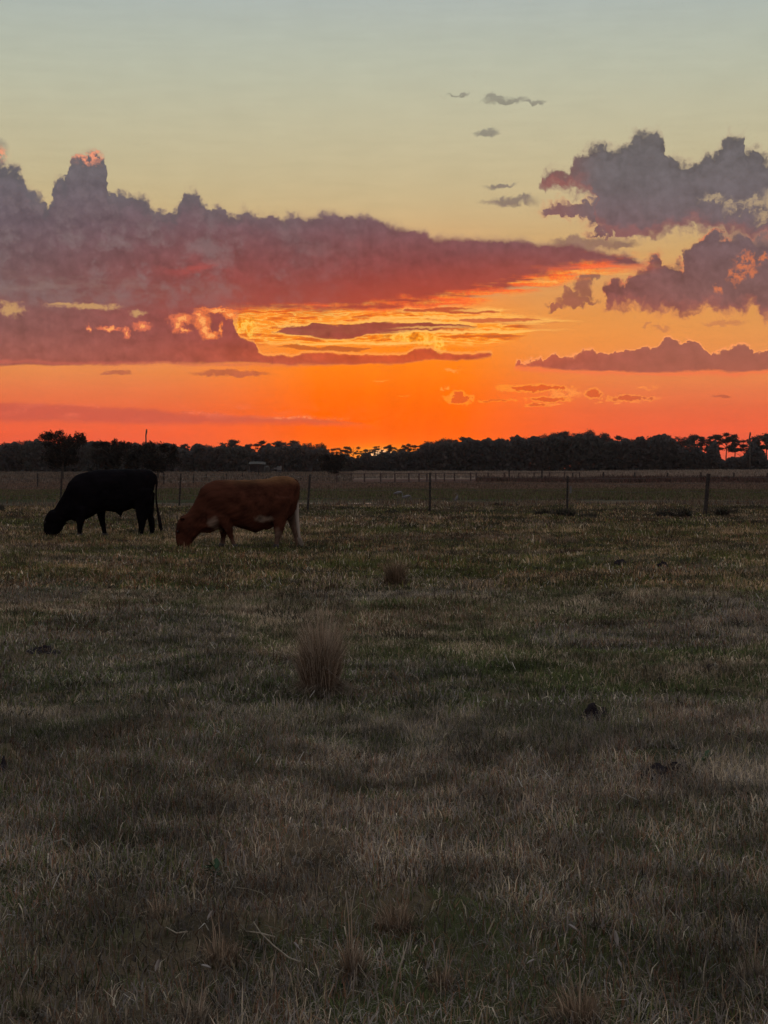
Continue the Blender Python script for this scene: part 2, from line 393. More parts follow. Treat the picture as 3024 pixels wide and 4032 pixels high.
    # --- lower left bank
    topB = [(-300, 1150), (100, 1150), (850, 1150), (880, 1225), (912, 1240), (922, 1286), (945, 1330), (985, 1345), (1003, 1350), (1015, 1385), (1030, 1402),
            (1120, 1402), (1150, 1404), (1185, 1393), (1276, 1389), (1400, 1398), (1504, 1398), (1600, 1396), (1640, 1376), (1700, 1370), (1735, 1392), (1858, 1396), (1931, 1388), (1945, 1396)]
    botB = [(-300, 1450), (0, 1443), (300, 1436), (547, 1434), (912, 1425), (1094, 1430), (1200, 1436), (1258, 1441), (1400, 1432), (1603, 1430), (1740, 1418), (1931, 1404), (1945, 1397)]
    UB = U + mid[0] * 30 + fine[0] * 12; VB = V + mid[1] * 20 + fine[1] * 9
    al, dt, db, gate = band(topB, botB, UB, VB, 5, 7, Vf, Uf)
    rim = g.sstep(-15, -3, dt) * g.sstep(-4, 2, db) * (1.0 - al) * gate * g.sstep(-800, -500, U)
    sky = g.mix(rim * 0.85 * g.sstep(625, 600, V), sky, sr(255, 160, 78))
    sky = g.mix(al * g.mx(g.sstep(648, 585, V + wisp[1] * 70), g.sstep(-640, -600, U)), sky, body(1.04, 0.16))
    # pink base line
    bl = g.gauss(Vf, UV(0, 1424)[1], 7) * g.sstep(0, -700, U)
    sky = g.mix(bl * 0.5, sky, sr(200, 98, 82))
    # windows through the bank
    win = [(40, 1222, 52, 26), (330, 1206, 115, 12), (255, 1197, 60, 7), (540, 1234, 34, 12)]
    m = g.blobs(UB, VB, win) + wisp[2] * 1.6 + fine[2] * 1.1 + mid[2] * 0.9
    sky = g.mix(g.sstep(1.45, 0.9, m) * 0.3, sky, sr(176, 120, 104))
    sky = g.mix(g.sstep(1.25, 0.5, m) * 0.75, sky, sr(204, 158, 102))
    hot = [(352, 1291, 6, 11), (430, 1294, 34, 7), (498, 1312, 9, 14), (560, 1284, 26, 12), (712, 1256, 34, 16), (700, 1280, 14, 20), (726, 1300, 18, 8), (795, 1262, 24, 24), (808, 1300, 14, 24), (825, 1320, 24, 12), (868, 1298, 6, 18), (860, 1222, 60, 7), (905, 1240, 20, 14), (780, 1240, 14, 10)]
    m = g.blobs(U + fine[0] * 34 + mid[0] * 26, V + fine[1] * 34 + mid[1] * 26, hot)
    hc = g.mix(g.sstep(UV(560, 0)[0], UV(960, 0)[0], U), sr(232, 118, 84), sr(255, 132, 58))
    sky = g.mix(g.sstep(1.9, 0.9, m) * 0.75, sky, hc)
    sky = g.mix(g.sstep(0.9, 0.3, m) * 0.85, sky, sr(255, 172, 96))

    bg = g.n('ShaderNodeBackground'); g.put(bg.inputs[0], sky)
    bg.inputs[1].default_value = 1.0
    # physical dusk sky added faintly over the whole dome
    nish = g.n('ShaderNodeTexSky', sky_type='NISHITA'); nish.sun_disc = False
    nish.sun_elevation = math.radians(0.6); nish.sun_rotation = math.radians(0.0)
    bg2 = g.n('ShaderNodeBackground'); g.put(bg2.inputs[0], nish.outputs[0]); bg2.inputs[1].default_value = 0.002
    add = g.n('ShaderNodeAddShader')
    nt.links.new(bg.outputs[0], add.inputs[0]); nt.links.new(bg2.outputs[0], add.inputs[1])
    out = g.n('ShaderNodeOutputWorld')
    nt.links.new(add.outputs[0], out.inputs[0])
    scene.world = w
    w.cycles.sampling_method = 'MANUAL'; w.cycles.sample_map_resolution = 512
build_sky()

sun_d = bpy.data.lights.new('sun', 'SUN')
sun_d.energy = 0.35; sun_d.angle = math.radians(0.53); sun_d.color = (1.0, 0.36, 0.10)
sun = bpy.data.objects.new('sun', sun_d); COL.objects.link(sun)
sun.rotation_euler = (math.radians(-(90 - 0.6)), 0, 0)   # low over the treetops, straight ahead

# ------------------------------------------------------------------ helpers
rng = np.random.default_rng(11)
random.seed(5)

def tag(o, label=None, cat=None, group=None, kind=None):
    if label: o['label'] = label
    if cat: o['category'] = cat
    if group: o['group'] = group
    if kind: o['kind'] = kind
    return o
def link(name, me, parent=None, loc=None):
    o = bpy.data.objects.new(name, me); COL.objects.link(o)
    if parent is not None: o.parent = parent
    if loc is not None: o.location = loc
    return o
def empty(name, loc):
    o = link(name, None); o.location = loc; o.empty_display_size = 0.1
    return o
def mesh_np(name, co, faces_flat, loop_tot, mat, smooth=True, attr=None):
    me = bpy.data.meshes.new(name)
    co = np.asarray(co, dtype=np.float32); n = len(co)
    me.vertices.add(n); me.vertices.foreach_set('co', co.ravel())
    lt = np.asarray(loop_tot, dtype=np.int32)
    ff = np.asarray(faces_flat, dtype=np.int32)
    me.loops.add(len(ff)); me.loops.foreach_set('vertex_index', ff)
    me.polygons.add(len(lt))
    st = np.zeros(len(lt), dtype=np.int32); st[1:] = np.cumsum(lt)[:-1]
    me.polygons.foreach_set('loop_start', st)
    if smooth: me.polygons.foreach_set('use_smooth', np.ones(len(lt), dtype=bool))
    me.update(calc_edges=True)
    if attr is not None:
        a = me.attributes.new('tint', 'FLOAT_COLOR', 'POINT')
        c = np.ones((n, 4), dtype=np.float32); c[:, :3] = attr
        a.data.foreach_set('color', c.ravel())
    if mat: me.materials.append(mat)
    return me
def mesh_py(name, vs_, fs, mat, smooth=False):
    me = bpy.data.meshes.new(name); me.from_pydata([tuple(v) for v in vs_], [], fs)
    if smooth: me.polygons.foreach_set('use_smooth', [True] * len(me.polygons))
    if mat: me.materials.append(mat)
    return me

def vnoise(x, y, s, seed):
    r = np.random.default_rng(seed).random((256, 256))
    x = np.asarray(x, float) / s + 1000; y = np.asarray(y, float) / s + 1000
    xi = np.floor(x).astype(int); yi = np.floor(y).astype(int)
    fx = x - xi; fy = y - yi
    fx = fx * fx * (3 - 2 * fx); fy = fy * fy * (3 - 2 * fy)
    a = r[xi % 256, yi % 256]; b = r[(xi + 1) % 256, yi % 256]; c = r[xi % 256, (yi + 1) % 256]; d = r[(xi + 1) % 256, (yi + 1) % 256]
    return (a * (1 - fx) + b * fx) * (1 - fy) + (c * (1 - fx) + d * fx) * fy - 0.5
def ss(a, b, x):
    t = np.clip((np.asarray(x, float) - a) / (b - a), 0, 1); return t * t * (3 - 2 * t)

# hummocks seen in the photograph: px, py of the crest, height m, radius x m, radius y m
HUM = [(720, 2905, .07, .42, .35), (155, 2560, .10, .38, .5), (2345, 2825, .09, .12, .25), (2610, 3035, .05, .32, .3), (10, 3030, .09, .10, .2), (2620, 2690, .06, .45, .4),
       (800, 2640, .08, .5, .5), (300, 2320, .06, .5, .5), (2420, 2200, .09, 1.2, .9), (2750, 2215, .07, 1.0, .8), (2480, 2380, .08, .7, .7), (2800, 2390, .06, .6, .5),
       (560, 3130, .05, .5, .4), (1080, 2360, .06, .5, .4), (1700, 2400, .07, .6, .5), (1850, 2370, .06, .4, .4), (1150, 3380, .06, .35, .25), (1560, 3640, .07, .2, .16),
       (870, 3720, .07, .25, .15), (2380, 3760, .06, .18, .15), (420, 2170, .07, .9, .6), (1750, 2200, .05, 1.0, .6), (60, 2190, .06, .8, .7), (1950, 3250, .04, .5, .4)]
def ray0(px, py):
    D = CAMH * F / (py - HOR); return (px - 1512) / F * D, D
MND = [('darkest lumpy dirt mound in the right half of the pasture', 2350, 2838, 62, 170), ('flat wide dark earth patch low in the right half of the pasture', 2600, 3045, 34, 290),
       ('dark earth heap cut by the left edge of the pasture', 8, 3040, 44, 96), ('grey dark earth rise at left, half way down the pasture', 165, 2562, 14, 190),
       ('small dark heap right of the twin tufts below the thin fence post', 2440, 2222, 18, 90), ('tiny black heap, the right one of the two little heaps at mid right', 2610, 2232, 18, 70),
       ('small dark heap at the right edge beside the small green weed', 2880, 2918, 26, 80)]
MNDW = [ray0(b, c) + (e / (c - HOR) * CAMH / 2,) for a, b, c, d, e in MND]
HUMW = [ray0(a, b) + (c, d, e) for a, b, c, d, e in HUM]
def hgt(x, y):
    x = np.asarray(x, float); y = np.asarray(y, float)
    near = 1 - ss(60, 130, y)
    h = (vnoise(x, y, 0.55, 1) * 0.035 + vnoise(x, y, 1.7, 2) * 0.055 + vnoise(x, y, 6.0, 3) * 0.08) * near
    h = h + vnoise(x, y, 45, 4) * 0.12 * ss(60, 140, y)
    for (cx, cy, a, rx, ry) in HUMW:
        h = h + a * np.exp(-((x - cx) / rx) ** 2 - ((y - cy) / ry) ** 2)
    h = h + ss(150, 340, y) * 0.42 + ss(180, 300, y) * ss(45, 75, x) * 0.3
    # ditch
    h = h - 0.24 * np.exp(-((y - 67.6 - vnoise(x, 0 * y, 7, 8) * 1.5) / 1.7) ** 2) * ss(-34, -26, x) * (1 - ss(2, 9, x))
    h = h + 0.08 * np.exp(-((y - 58.5 - vnoise(x, 0 * y, 5, 9) * 2) / 2.6) ** 2) * ss(-3, 2, x)
    return h
def H(x, y): return float(hgt(np.array([x]), np.array([y]))[0])
def at(px, py, dz=0.0):
    x, D = ray0(px, py)
    for _ in range(6):
        z = H(x, D)
        D = 0.5 * D + 0.5 * (CAMH - z) * F / (py - HOR); x = (px - 1512) / F * D
    return Vector((x, D, H(x, D) + dz))

# ------------------------------------------------------------------ materials
def newmat(name):
    m = bpy.data.materials.new(name); m.use_nodes = True
    nt = m.node_tree; b = nt.nodes['Principled BSDF']
    return m, G(nt), b
def simple(name, c1, c2, scale, rough=0.8, spec=0.2, bump=0.0):
    m, g, b = newmat(name)
    tc = g.n('ShaderNodeTexCoord')
    n = g.noise(tc.outputs['Object'], scale, 4, 0.6, flat=False)
    g.put(b.inputs['Base Color'], g.mix(g.sstep(-0.18, 0.18, n), c1 + (1,), c2 + (1,)))
    b.inputs['Roughness'].default_value = rough
    b.inputs['Specular IOR Level'].default_value = spec
    if bump:
        bp = g.n('ShaderNodeBump'); bp.inputs['Strength'].default_value = bump; bp.inputs['Distance'].default_value = 0.02
        g.put(bp.inputs['Height'], n); g.put(b.inputs['Normal'], bp.outputs[0])
    return m
def tinted(name, rough=0.75, spec=0.15, trans=0.0):
    m, g, b = newmat(name)
    a = g.n('ShaderNodeAttribute', attribute_name='tint')
    g.put(b.inputs['Base Color'], a.outputs['Color'])
    b.inputs['Roughness'].default_value = rough
    b.inputs['Specular IOR Level'].default_value = spec
    if trans:
        tr = g.n('ShaderNodeBsdfTranslucent'); g.put(tr.inputs[0], a.outputs['Color'])
        mx = g.n('ShaderNodeMixShader'); mx.inputs[0].default_value = trans
        nt = g.nt; nt.links.new(b.outputs[0], mx.inputs[1]); nt.links.new(tr.outputs[0], mx.inputs[2])
        nt.links.new(mx.outputs[0], nt.nodes['Material Output'].inputs[0])
    return m
M_blade = tinted('grass_blade', 0.7, 0.12, 0.30)
M_leaf = tinted('leaf', 0.9, 0.03, 0.45)
M_coat = tinted('coat', 0.95, 0.03)
M_bark = simple('bark', (0.055, 0.045, 0.038), (0.10, 0.085, 0.07), 3.0, 0.95, 0.05, 0.5)
M_post = simple('weathered_wood', (0.028, 0.024, 0.021), (0.062, 0.052, 0.045), 14.0, 0.95, 0.05, 0.4)
M_rust = simple('rusty_steel', (0.05, 0.032, 0.027), (0.08, 0.05, 0.04), 20.0, 0.8, 0.3)
M_wire = simple('galvanised_wire', (0.04, 0.037, 0.034), (0.07, 0.065, 0.06), 5.0, 0.5, 0.5)
M_soil = simple('dark_soil', (0.012, 0.009, 0.011), (0.038, 0.03, 0.03), 9.0, 1.0, 0.03, 0.8)
M_hoof = simple('hoof', (0.02, 0.016, 0.014), (0.05, 0.04, 0.035), 20, 0.6, 0.3)
M_eye = simple('eye', (0.008, 0.006, 0.005), (0.012, 0.008, 0.006), 3, 0.12, 0.5)
M_pale = simple('pale_paint', (0.10, 0.097, 0.094), (0.15, 0.147, 0.14), 2, 0.6, 0.3)
M_tin = simple('weathered_tin', (0.026, 0.021, 0.016), (0.042, 0.034, 0.025), 1.4, 0.7, 0.3)
M_board = simple('old_board', (0.05, 0.045, 0.045), (0.09, 0.08, 0.075), 3, 0.9, 0.1)
M_bill = simple('bill', (0.12, 0.10, 0.08), (0.2, 0.16, 0.12), 20, 0.5, 0.3)

# ------------------------------------------------------------------ ground
def ground_mat():
    m, g, b = newmat('pasture')
    geo = g.n('ShaderNodeNewGeometry'); P = geo.outputs['Position']
    sp = g.n('ShaderNodeSeparateXYZ'); g.put(sp.inputs[0], P)
    X, Y = E(g, sp.outputs[0]), E(g, sp.outputs[1])
    n1 = g.noise(P, 0.42, 4, 0.6, color=True); n2 = g.noise(P, 2.6, 5, 0.65, color=True); n3 = g.noise(P, 22, 3, 0.6)
    nf = g.noise(g.vec(X * 0.10, Y * 0.22, 0.0), 1.0, 4, 0.6, color=True)
    near = g.mix(g.sstep(-0.10, 0.12, n1[0] + n2[0] * 0.5), (0.060, 0.062, 0.026, 1), (0.115, 0.082, 0.050, 1))
    near = g.mix(g.sstep(0.02, 0.2, n2[1] + n1[1] * 0.5) * 0.7, near, (0.030, 0.026, 0.018, 1))
    near = g.mulc(near, 1.0 + n3 * 0.9)
    yy = Y + nf[0] * 16 + n1[2] * 2
    bands = g.ramp(yy, [(50, (0.075, 0.062, 0.040, 1)), (57, (0.060, 0.045, 0.036, 1)), (62, (0.125, 0.088, 0.062, 1)), (68, (0.10, 0.075, 0.05, 1)), (74, (0.062, 0.062, 0.032, 1)), (92, (0.062, 0.060, 0.030, 1)), (104, (0.085, 0.062, 0.042, 1)),
                        (118, (0.11, 0.068, 0.050, 1)), (150, (0.115, 0.072, 0.052, 1)), (165, (0.085, 0.046, 0.036, 1)), (196, (0.085, 0.046, 0.036, 1)), (215, (0.21, 0.155, 0.115, 1)), (300, (0.20, 0.15, 0.115, 1)), (420, (0.10, 0.08, 0.06, 1))], 0, 500)
    farL = g.ramp(yy, [(50, (0.075, 0.062, 0.040, 1)), (62, (0.085, 0.064, 0.045, 1)), (70, (0.045, 0.045, 0.022, 1)), (78, (0.060, 0.068, 0.028, 1)), (92, (0.055, 0.060, 0.026, 1)), (104, (0.06, 0.05, 0.032, 1)), (118, (0.12, 0.08, 0.06, 1)), (180, (0.14, 0.095, 0.07, 1)), (300, (0.15, 0.11, 0.085, 1)), (420, (0.08, 0.065, 0.05, 1))], 0, 500)
    bands = g.mix(g.sstep(-0.2, 0.06, X / g.mx(Y, 10.0) + nf[1] * 0.1), farL, bands)
    bands = g.mulc(bands, 1.0 + n1[1] * 0.9 + nf[2] * 0.8)
    c = g.mix(g.sstep(48, 60, yy), near, bands)
    g.put(b.inputs['Base Color'], c)
    b.inputs['Roughness'].default_value = 1.0; b.inputs['Specular IOR Level'].default_value = 0.02
    bp = g.n('ShaderNodeBump'); bp.inputs['Strength'].default_value = 0.7; bp.inputs['Distance'].default_value = 0.06
    g.put(bp.inputs['Height'], n2[2] + n3 * 0.4); g.put(b.inputs['Normal'], bp.outputs[0])
    return m
def build_ground():
    t = np.linspace(-1, 1, 361); xs_ = np.sign(t) * (np.abs(t) * 13 + 1900 * np.abs(t) ** 7)
    ys_ = np.concatenate([-np.geomspace(300, 2, 25), np.linspace(-1, 2.6, 12), np.geomspace(2.8, 60, 330), np.linspace(60.5, 78, 60), np.geomspace(79, 3200, 130)])
    X, Y = np.meshgrid(xs_, ys_)
    Z = hgt(X, Y)
    co = np.stack([X, Y, Z], -1).reshape(-1, 3)
    ny, nx = X.shape
    i = (np.arange(ny - 1)[:, None] * nx + np.arange(nx - 1)[None]).ravel()
    f = np.stack([i, i + 1, i + nx + 1, i + nx], -1).ravel()
    o = link('ground', mesh_np('ground', co, f, np.full(len(i), 4), ground_mat()))
    tag(o, 'dark pasture of grazed brown and olive grass reaching to the trees', kind='structure')
build_ground()

def build_water():
    m, g, b = newmat('ditch_water')
    b.inputs['Base Color'].default_value = (0.02, 0.022, 0.022, 1); b.inputs['Roughness'].default_value = 0.28
    b.inputs['Specular IOR Level'].default_value = 0.6
    tc = g.n('ShaderNodeTexCoord'); n = g.noise(tc.outputs['Object'], 3.0, 3, 0.6, flat=False)
    bp = g.n('ShaderNodeBump'); bp.inputs['Strength'].default_value = 0.5; bp.inputs['Distance'].default_value = 0.03
    g.put(bp.inputs['Height'], n); g.put(b.inputs['Normal'], bp.outputs[0])
    xs_ = np.linspace(-32, 8, 81); vs_, fs = [], []
    for x in xs_: vs_ += [(x, 64.6, 0), (x, 70.6, 0)]
    for i in range(80): fs.append((2 * i, 2 * i + 2, 2 * i + 3, 2 * i + 1))
    o = link('water', mesh_py('water', vs_, fs, m), loc=(0, 0, -0.10))
    tag(o, 'thin strip of still pale water lying in the ditch beyond the fence', kind='structure')
build_water()

# ------------------------------------------------------------------ blades of grass
PAL = np.array([(0.060, 0.072, 0.024), (0.085, 0.088, 0.034), (0.165, 0.125, 0.072), (0.24, 0.185, 0.125), (0.15, 0.125, 0.105), (0.14, 0.075, 0.045), (0.045, 0.036, 0.026)])
def blade_mesh(name, x, y, z, h, w, az, lean, tint, curl=0.5):
    """blades as tapering two-segment ribbons"""
    n = len(x)
    ca, sa = np.cos(az), np.sin(az)
    fa = rng.random(n) * 6.283; wx, wy = np.cos(fa) * w * .5, np.sin(fa) * w * .5
    l1 = h * 0.55
    mx_, my_ = x + ca * lean * l1 * .6, y + sa * lean * l1 * .6
    mz = z + l1 * np.sqrt(np.maximum(0.05, 1 - (lean * .6) ** 2 * .8))
    L2 = lean * (1 + curl); l2 = h * .45
    tx, ty = mx_ + ca * L2 * l2, my_ + sa * L2 * l2
    tz = mz + l2 * np.clip(1 - 0.75 * L2 * L2, -0.5, 1)
    co = np.empty((n, 5, 3), np.float32)
    co[:, 0] = np.stack([x - wx, y - wy, z], -1); co[:, 1] = np.stack([x + wx, y + wy, z], -1)
    co[:, 2] = np.stack([mx_ + wx * .75, my_ + wy * .75, mz], -1); co[:, 3] = np.stack([mx_ - wx * .75, my_ - wy * .75, mz], -1)
    co[:, 4] = np.stack([tx, ty, tz], -1)
    b = np.arange(n)[:, None] * 5
    f = np.concatenate([b + 0, b + 1, b + 2, b + 3, b + 3, b + 2, b + 4], 1).ravel()
    lt = np.tile([4, 3], n)
    return mesh_np(name, co.reshape(-1, 3), f, lt, M_blade, True, np.repeat(tint, 5, 0))
def wedge(n, y0, y1, half=0.285):
    y = np.sqrt(rng.random(n) * (y1 * y1 - y0 * y0) + y0 * y0)
    return (rng.random(n) * 2 - 1) * (half * y + 0.8), y
def pick_tint(x, y, n, s=1.0):
    dry = vnoise(x, y, 1.1 * s, 21) * .9 + vnoise(x, y, 4.5, 22) * .8 + vnoise(x, y, 0.35, 23) * 0.7 - 0.04
    r = dry + rng.normal(0, 0.28, n)
    t = np.where(r[:, None] < -0.22, PAL[0], np.where(r[:, None] < 0.0, PAL[1], np.where(r[:, None] < 0.22, PAL[2], PAL[3])))
    k = rng.random(n)
    red = vnoise(x, y, 0.9, 24) + vnoise(x, y, 3, 25)
    t = np.where(((k < 0.20) & (red > 0.1))[:, None], PAL[5], t)
    t = np.where(((k > 0.62) & (vnoise(x, y, 2.2, 26) > 0.02 + .12 * ss(10, 20, y)))[:, None], PAL[4], t)
    t = np.where(((k > 0.5) & (k < 0.6))[:, None], PAL[6], t)
    t = np.where((y > 18)[:, None], t * np.array((1.12, .98, .82)), t)
    t = np.where((rng.random(n) < 0.05)[:, None], np.array((.34, .28, .20)), t)
    blot = np.clip(1.0 + vnoise(x, y, 0.22 * s, 27) * 1.2 + vnoise(x, y, 0.7 * s, 28) * .6, 0.5, 1.6)
    return t * rng.uniform(0.6, 1.45, (n, 1)) * blot[:, None] * 1.5
def grass_zone(name, label, y0, y1, n, hmin, hmax, w, half=0.285):
    x, y = wedge(n, y0, y1, half)
    tall = np.clip(0.5 + vnoise(x, y, 0.3, 31) * 1.0 + vnoise(x, y, 1.2, 32) * .75 + vnoise(x, y, 5, 33) * .35, 0, 1.25)
    keep = rng.random(n) < np.clip(0.6 + tall, 0, 1)
    for (mx_, my_, mr) in MNDW[:3] + MNDW[4:]: keep &= ((x - mx_) / mr) ** 2 + ((y - my_) / (mr * .9)) ** 2 > rng.uniform(.35, 1.15, n)
    x, y, tall = x[keep], y[keep], tall[keep]; n = len(x)
    h = (hmin + (hmax - hmin) * (0.30 + 0.70 * tall ** 2)) * rng.uniform(0.55, 1.3, n)
    az = rng.random(n) * 6.283
    lean = np.abs(rng.normal(0.7, 0.35, n)).clip(0, 1.25)
    o = link(name, blade_mesh(name, x, y, hgt(x, y) - 0.01, h, w * rng.uniform(.6, 1.4, n), az, lean, pick_tint(x, y, n)))
    tag(o, label, 'grass', kind='stuff')
grass_zone('grass', 'coarse grass blades, green and straw, nearest the viewer', 3.2, 9, 250000, 0.045, 0.115, 0.0036, 0.33)
grass_zone('grass', 'grazed grass in front of and around the tall dry tussock', 9, 18, 210000, 0.03, 0.11, 0.0070)
grass_zone('grass', 'short grazed grass around the feet of the two cattle', 18, 36, 170000, 0.04, 0.14, 0.014)
grass_zone('grass', 'short grass between the cattle and the wire fence', 36, 58, 100000, 0.05, 0.17, 0.028)
def band_grass(name, label, y0, y1, n, hmin, hmax, w, pal, xlo=-9, xhi=9, clump=0.0):
    x, y = wedge(n, y0, y1, 0.27)
    q = x / y
    k = (q > xlo) & (q < xhi)
    if clump: k &= (vnoise(x, y, 3.0, 41) + vnoise(x, y, 1.1, 42) * .6) > clump
    k &= ~((y < 66) & (x < -1) & (rng.random(n) < .8))
    k &= ~((y > 65.2) & (y < 70.0) & (x > -31) & (x < 6))
    x, y = x[k], y[k]; n = len(x)
    pal = np.array(pal); t = pal[rng.integers(0, len(pal), n)] * rng.uniform(.6, 1.3, (n, 1))
    h = rng.uniform(hmin, hmax, n) * (0.8 + vnoise(x, y, 4, 43))
    o = link(name, blade_mesh(name, x, y, hgt(x, y) - .02, h, w * rng.uniform(.6, 1.4, n), rng.random(n) * 6.28, np.abs(rng.normal(.35, .25, n)), t))
    tag(o, label, 'grass', kind='stuff')
band_grass('dry_grass', 'ragged brown grass along the ditch bank behind the fence posts', 56, 66, 26000, .10, .30, .035, [PAL[2], PAL[5], PAL[3], PAL[4] * .7], clump=-0.05)
band_grass('green_grass', 'dark green belt of grass just beyond the ditch', 70.5, 104, 52000, .10, .28, .06, [PAL[0] * 1.4, PAL[1] * 1.3, PAL[2] * .9, PAL[2] * .8, PAL[2] * .6, (.13, .095, .065)])
band_grass('dry_grass', 'reddish brown grass between the green belt and the rail fence', 104, 152, 40000, .12, .3, .10, [(.16, .10, .07), (.18, .12, .085), (.12, .085, .06)])
band_grass('weeds', 'dark rust red weeds along the foot of the far fence', 158, 200, 26000, .35, .75, .16, [(.08, .042, .034), (.10, .055, .042), (.07, .05, .036)], xlo=.06)
band_grass('dry_grass', 'pale tall dry grass standing below the dark trees', 212, 392, 60000, .35, .75, .22, [(.22, .165, .125), (.18, .135, .10), (.25, .19, .14)], xlo=-.02)
band_grass('dry_grass', 'dull straw coloured grass under the trees at the left', 150, 392, 40000, .3, .6, .22, [(.13, .095, .07), (.16, .115, .085), (.11, .085, .06)], xhi=-.02)

def turf_tufts():
    m = 1500; cx, cy = wedge(m, 5, 56)
    R = rng.uniform(.06, .24, m) * (1 + cy / 40); nb = 70
    a = rng.random((m, nb)) * 6.283; rr = np.sqrt(rng.random((m, nb))) * R[:, None]
    x = (cx[:, None] + rr * np.cos(a) * 1.5).ravel(); y = (cy[:, None] + rr * np.sin(a)).ravel()
    pal = np.array([(.075, .055, .032), (.05, .045, .024), (.095, .055, .034), (.06, .06, .03), (.11, .085, .055)])
    t = np.repeat(pal[rng.integers(0, 5, m)], nb, 0) * rng.uniform(.5, 1.4, (m * nb, 1))
    h = np.repeat(rng.uniform(.045, .11, m) * (1 + cy / 60), nb) * rng.uniform(.5, 1.2, m * nb)
    w = np.repeat(.003 + cy * .0005, nb)
    o = link('grass', blade_mesh('grass', x, y, hgt(x, y) - .01, h, w, a.ravel(), np.abs(rng.normal(.75, .35, m * nb)), t, .7))
    tag(o, 'low dark uneven tufts left standing all over the grazed turf', 'grass', kind='stuff')
turf_tufts()
def litter():
    n = 5200; x, y = wedge(n, 3.2, 22, .32)
    k = (vnoise(x, y, .5, 91) + vnoise(x, y, 2, 92) + rng.normal(0, .2, n)) > 0.0
    x, y = x[k], y[k]; n = len(x)
    t = np.array([(.42, .35, .25), (.34, .27, .18), (.50, .45, .38), (.26, .19, .12)])[rng.integers(0, 4, n)] * rng.uniform(.6, 1.1, (n, 1))
    h = rng.uniform(.03, .14, n) ** 1.0
    o = link('straw_litter', blade_mesh('straw_litter', x, y, hgt(x, y) + rng.uniform(0, .05, n), h, rng.uniform(.002, .0045, n) * (1 + y / 14), rng.random(n) * 6.283, rng.uniform(.7, 1.3, n), t, .3))
    tag(o, 'pale broken straws lying and leaning all through the nearer turf', 'straw', kind='stuff')
litter()

def tussock(name, label, cat, px, py, hpx, wpx, pal, n, group=None, stiff=0.32, w=None, stalks=0, depth=1.0):
    p = at(px, py); ppm = F / p.y
    h0, r0 = hpx / ppm, wpx / ppm * 0.5
    rb = r0 * 0.45
    a = rng.random(n) * 6.283; rr = rb * np.sqrt(rng.random(n))
    x, y = rr * np.cos(a), rr * np.sin(a) * depth
    lump = np.array([mnoise.noise(Vector((math.cos(q) * 1.6 + px, math.sin(q) * 1.6, 0))) for q in a])
    rr = rr * (1 + lump * .7); x, y = rr * np.cos(a), rr * np.sin(a) * depth
    az = a + rng.normal(0, 1.0, n)
    lean = np.clip(np.abs(rng.normal(0, stiff * 1.15, n)) + rr / max(rb, 1e-3) * stiff * .5 + lump * .15, 0, 1.3)
    h = h0 * (.3 + .75 * rng.random(n) ** 1.25) * (1 - 0.22 * rr / max(rb, 1e-3))
    h = h * (1 + lump * .35)
    skirt = rng.random(n) < .3
    h = np.where(skirt, h0 * rng.uniform(.12, .34, n), h); lean = np.where(skirt, rng.uniform(.6, 1.3, n), lean)
    x = np.where(skirt, x * 1.25, x); y = np.where(skirt, y * 1.25, y)
    pal = np.array(pal); t = pal[rng.integers(0, len(pal), n)] * rng.uniform(.5, 1.5, (n, 1))
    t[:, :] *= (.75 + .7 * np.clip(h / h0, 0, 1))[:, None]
    w = w or max(0.003, 0.55 / ppm * 4)
    me = blade_mesh(name, x, y, np.full(n, -0.015), h, w * rng.uniform(.6, 1.3, n), az, lean, t, 0.6)
    o = link(name, me, loc=p); tag(o, label, cat, group)
    if stalks:
        a = rng.random(stalks) * 6.283
        x, y = rb * .5 * np.cos(a), rb * .5 * np.sin(a)
        me = blade_mesh('seed_stalk', x, y, np.zeros(stalks), h0 * rng.uniform(1.0, 1.45, stalks), np.full(stalks, w * 1.6), a, rng.uniform(.05, .4, stalks), np.tile((.30, .22, .15), (stalks, 1)), .5)
        s_ = link('seed_stalk', me, parent=o)
    return o
straw = [(.20, .160, .115), (.16, .125, .09), (.115, .088, .06), (.085, .063, .042), (.24, .195, .145)]
rust = [(.17, .115, .072), (.13, .085, .055), (.20, .145, .095), (.10, .07, .045), (.23, .175, .12)]
olive = [(.07, .075, .03), (.09, .085, .04), (.12, .10, .055)]
dark = [(.032, .034, .02), (.042, .036, .024), (.058, .04, .032), (.03, .024, .02)]
TT = 'grass tussock'
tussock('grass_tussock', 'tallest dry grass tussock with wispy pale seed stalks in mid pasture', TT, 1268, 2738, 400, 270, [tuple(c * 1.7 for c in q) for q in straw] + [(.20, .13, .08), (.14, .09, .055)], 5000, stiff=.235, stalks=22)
tussock('grass_tussock', 'dark rounded tussock right of and behind the tallest dry tussock', TT, 1553, 2308, 165, 150, [(.24, .165, .105), (.19, .13, .08), (.13, .09, .055), (.09, .065, .04)], 1300, stiff=.34, stalks=3)
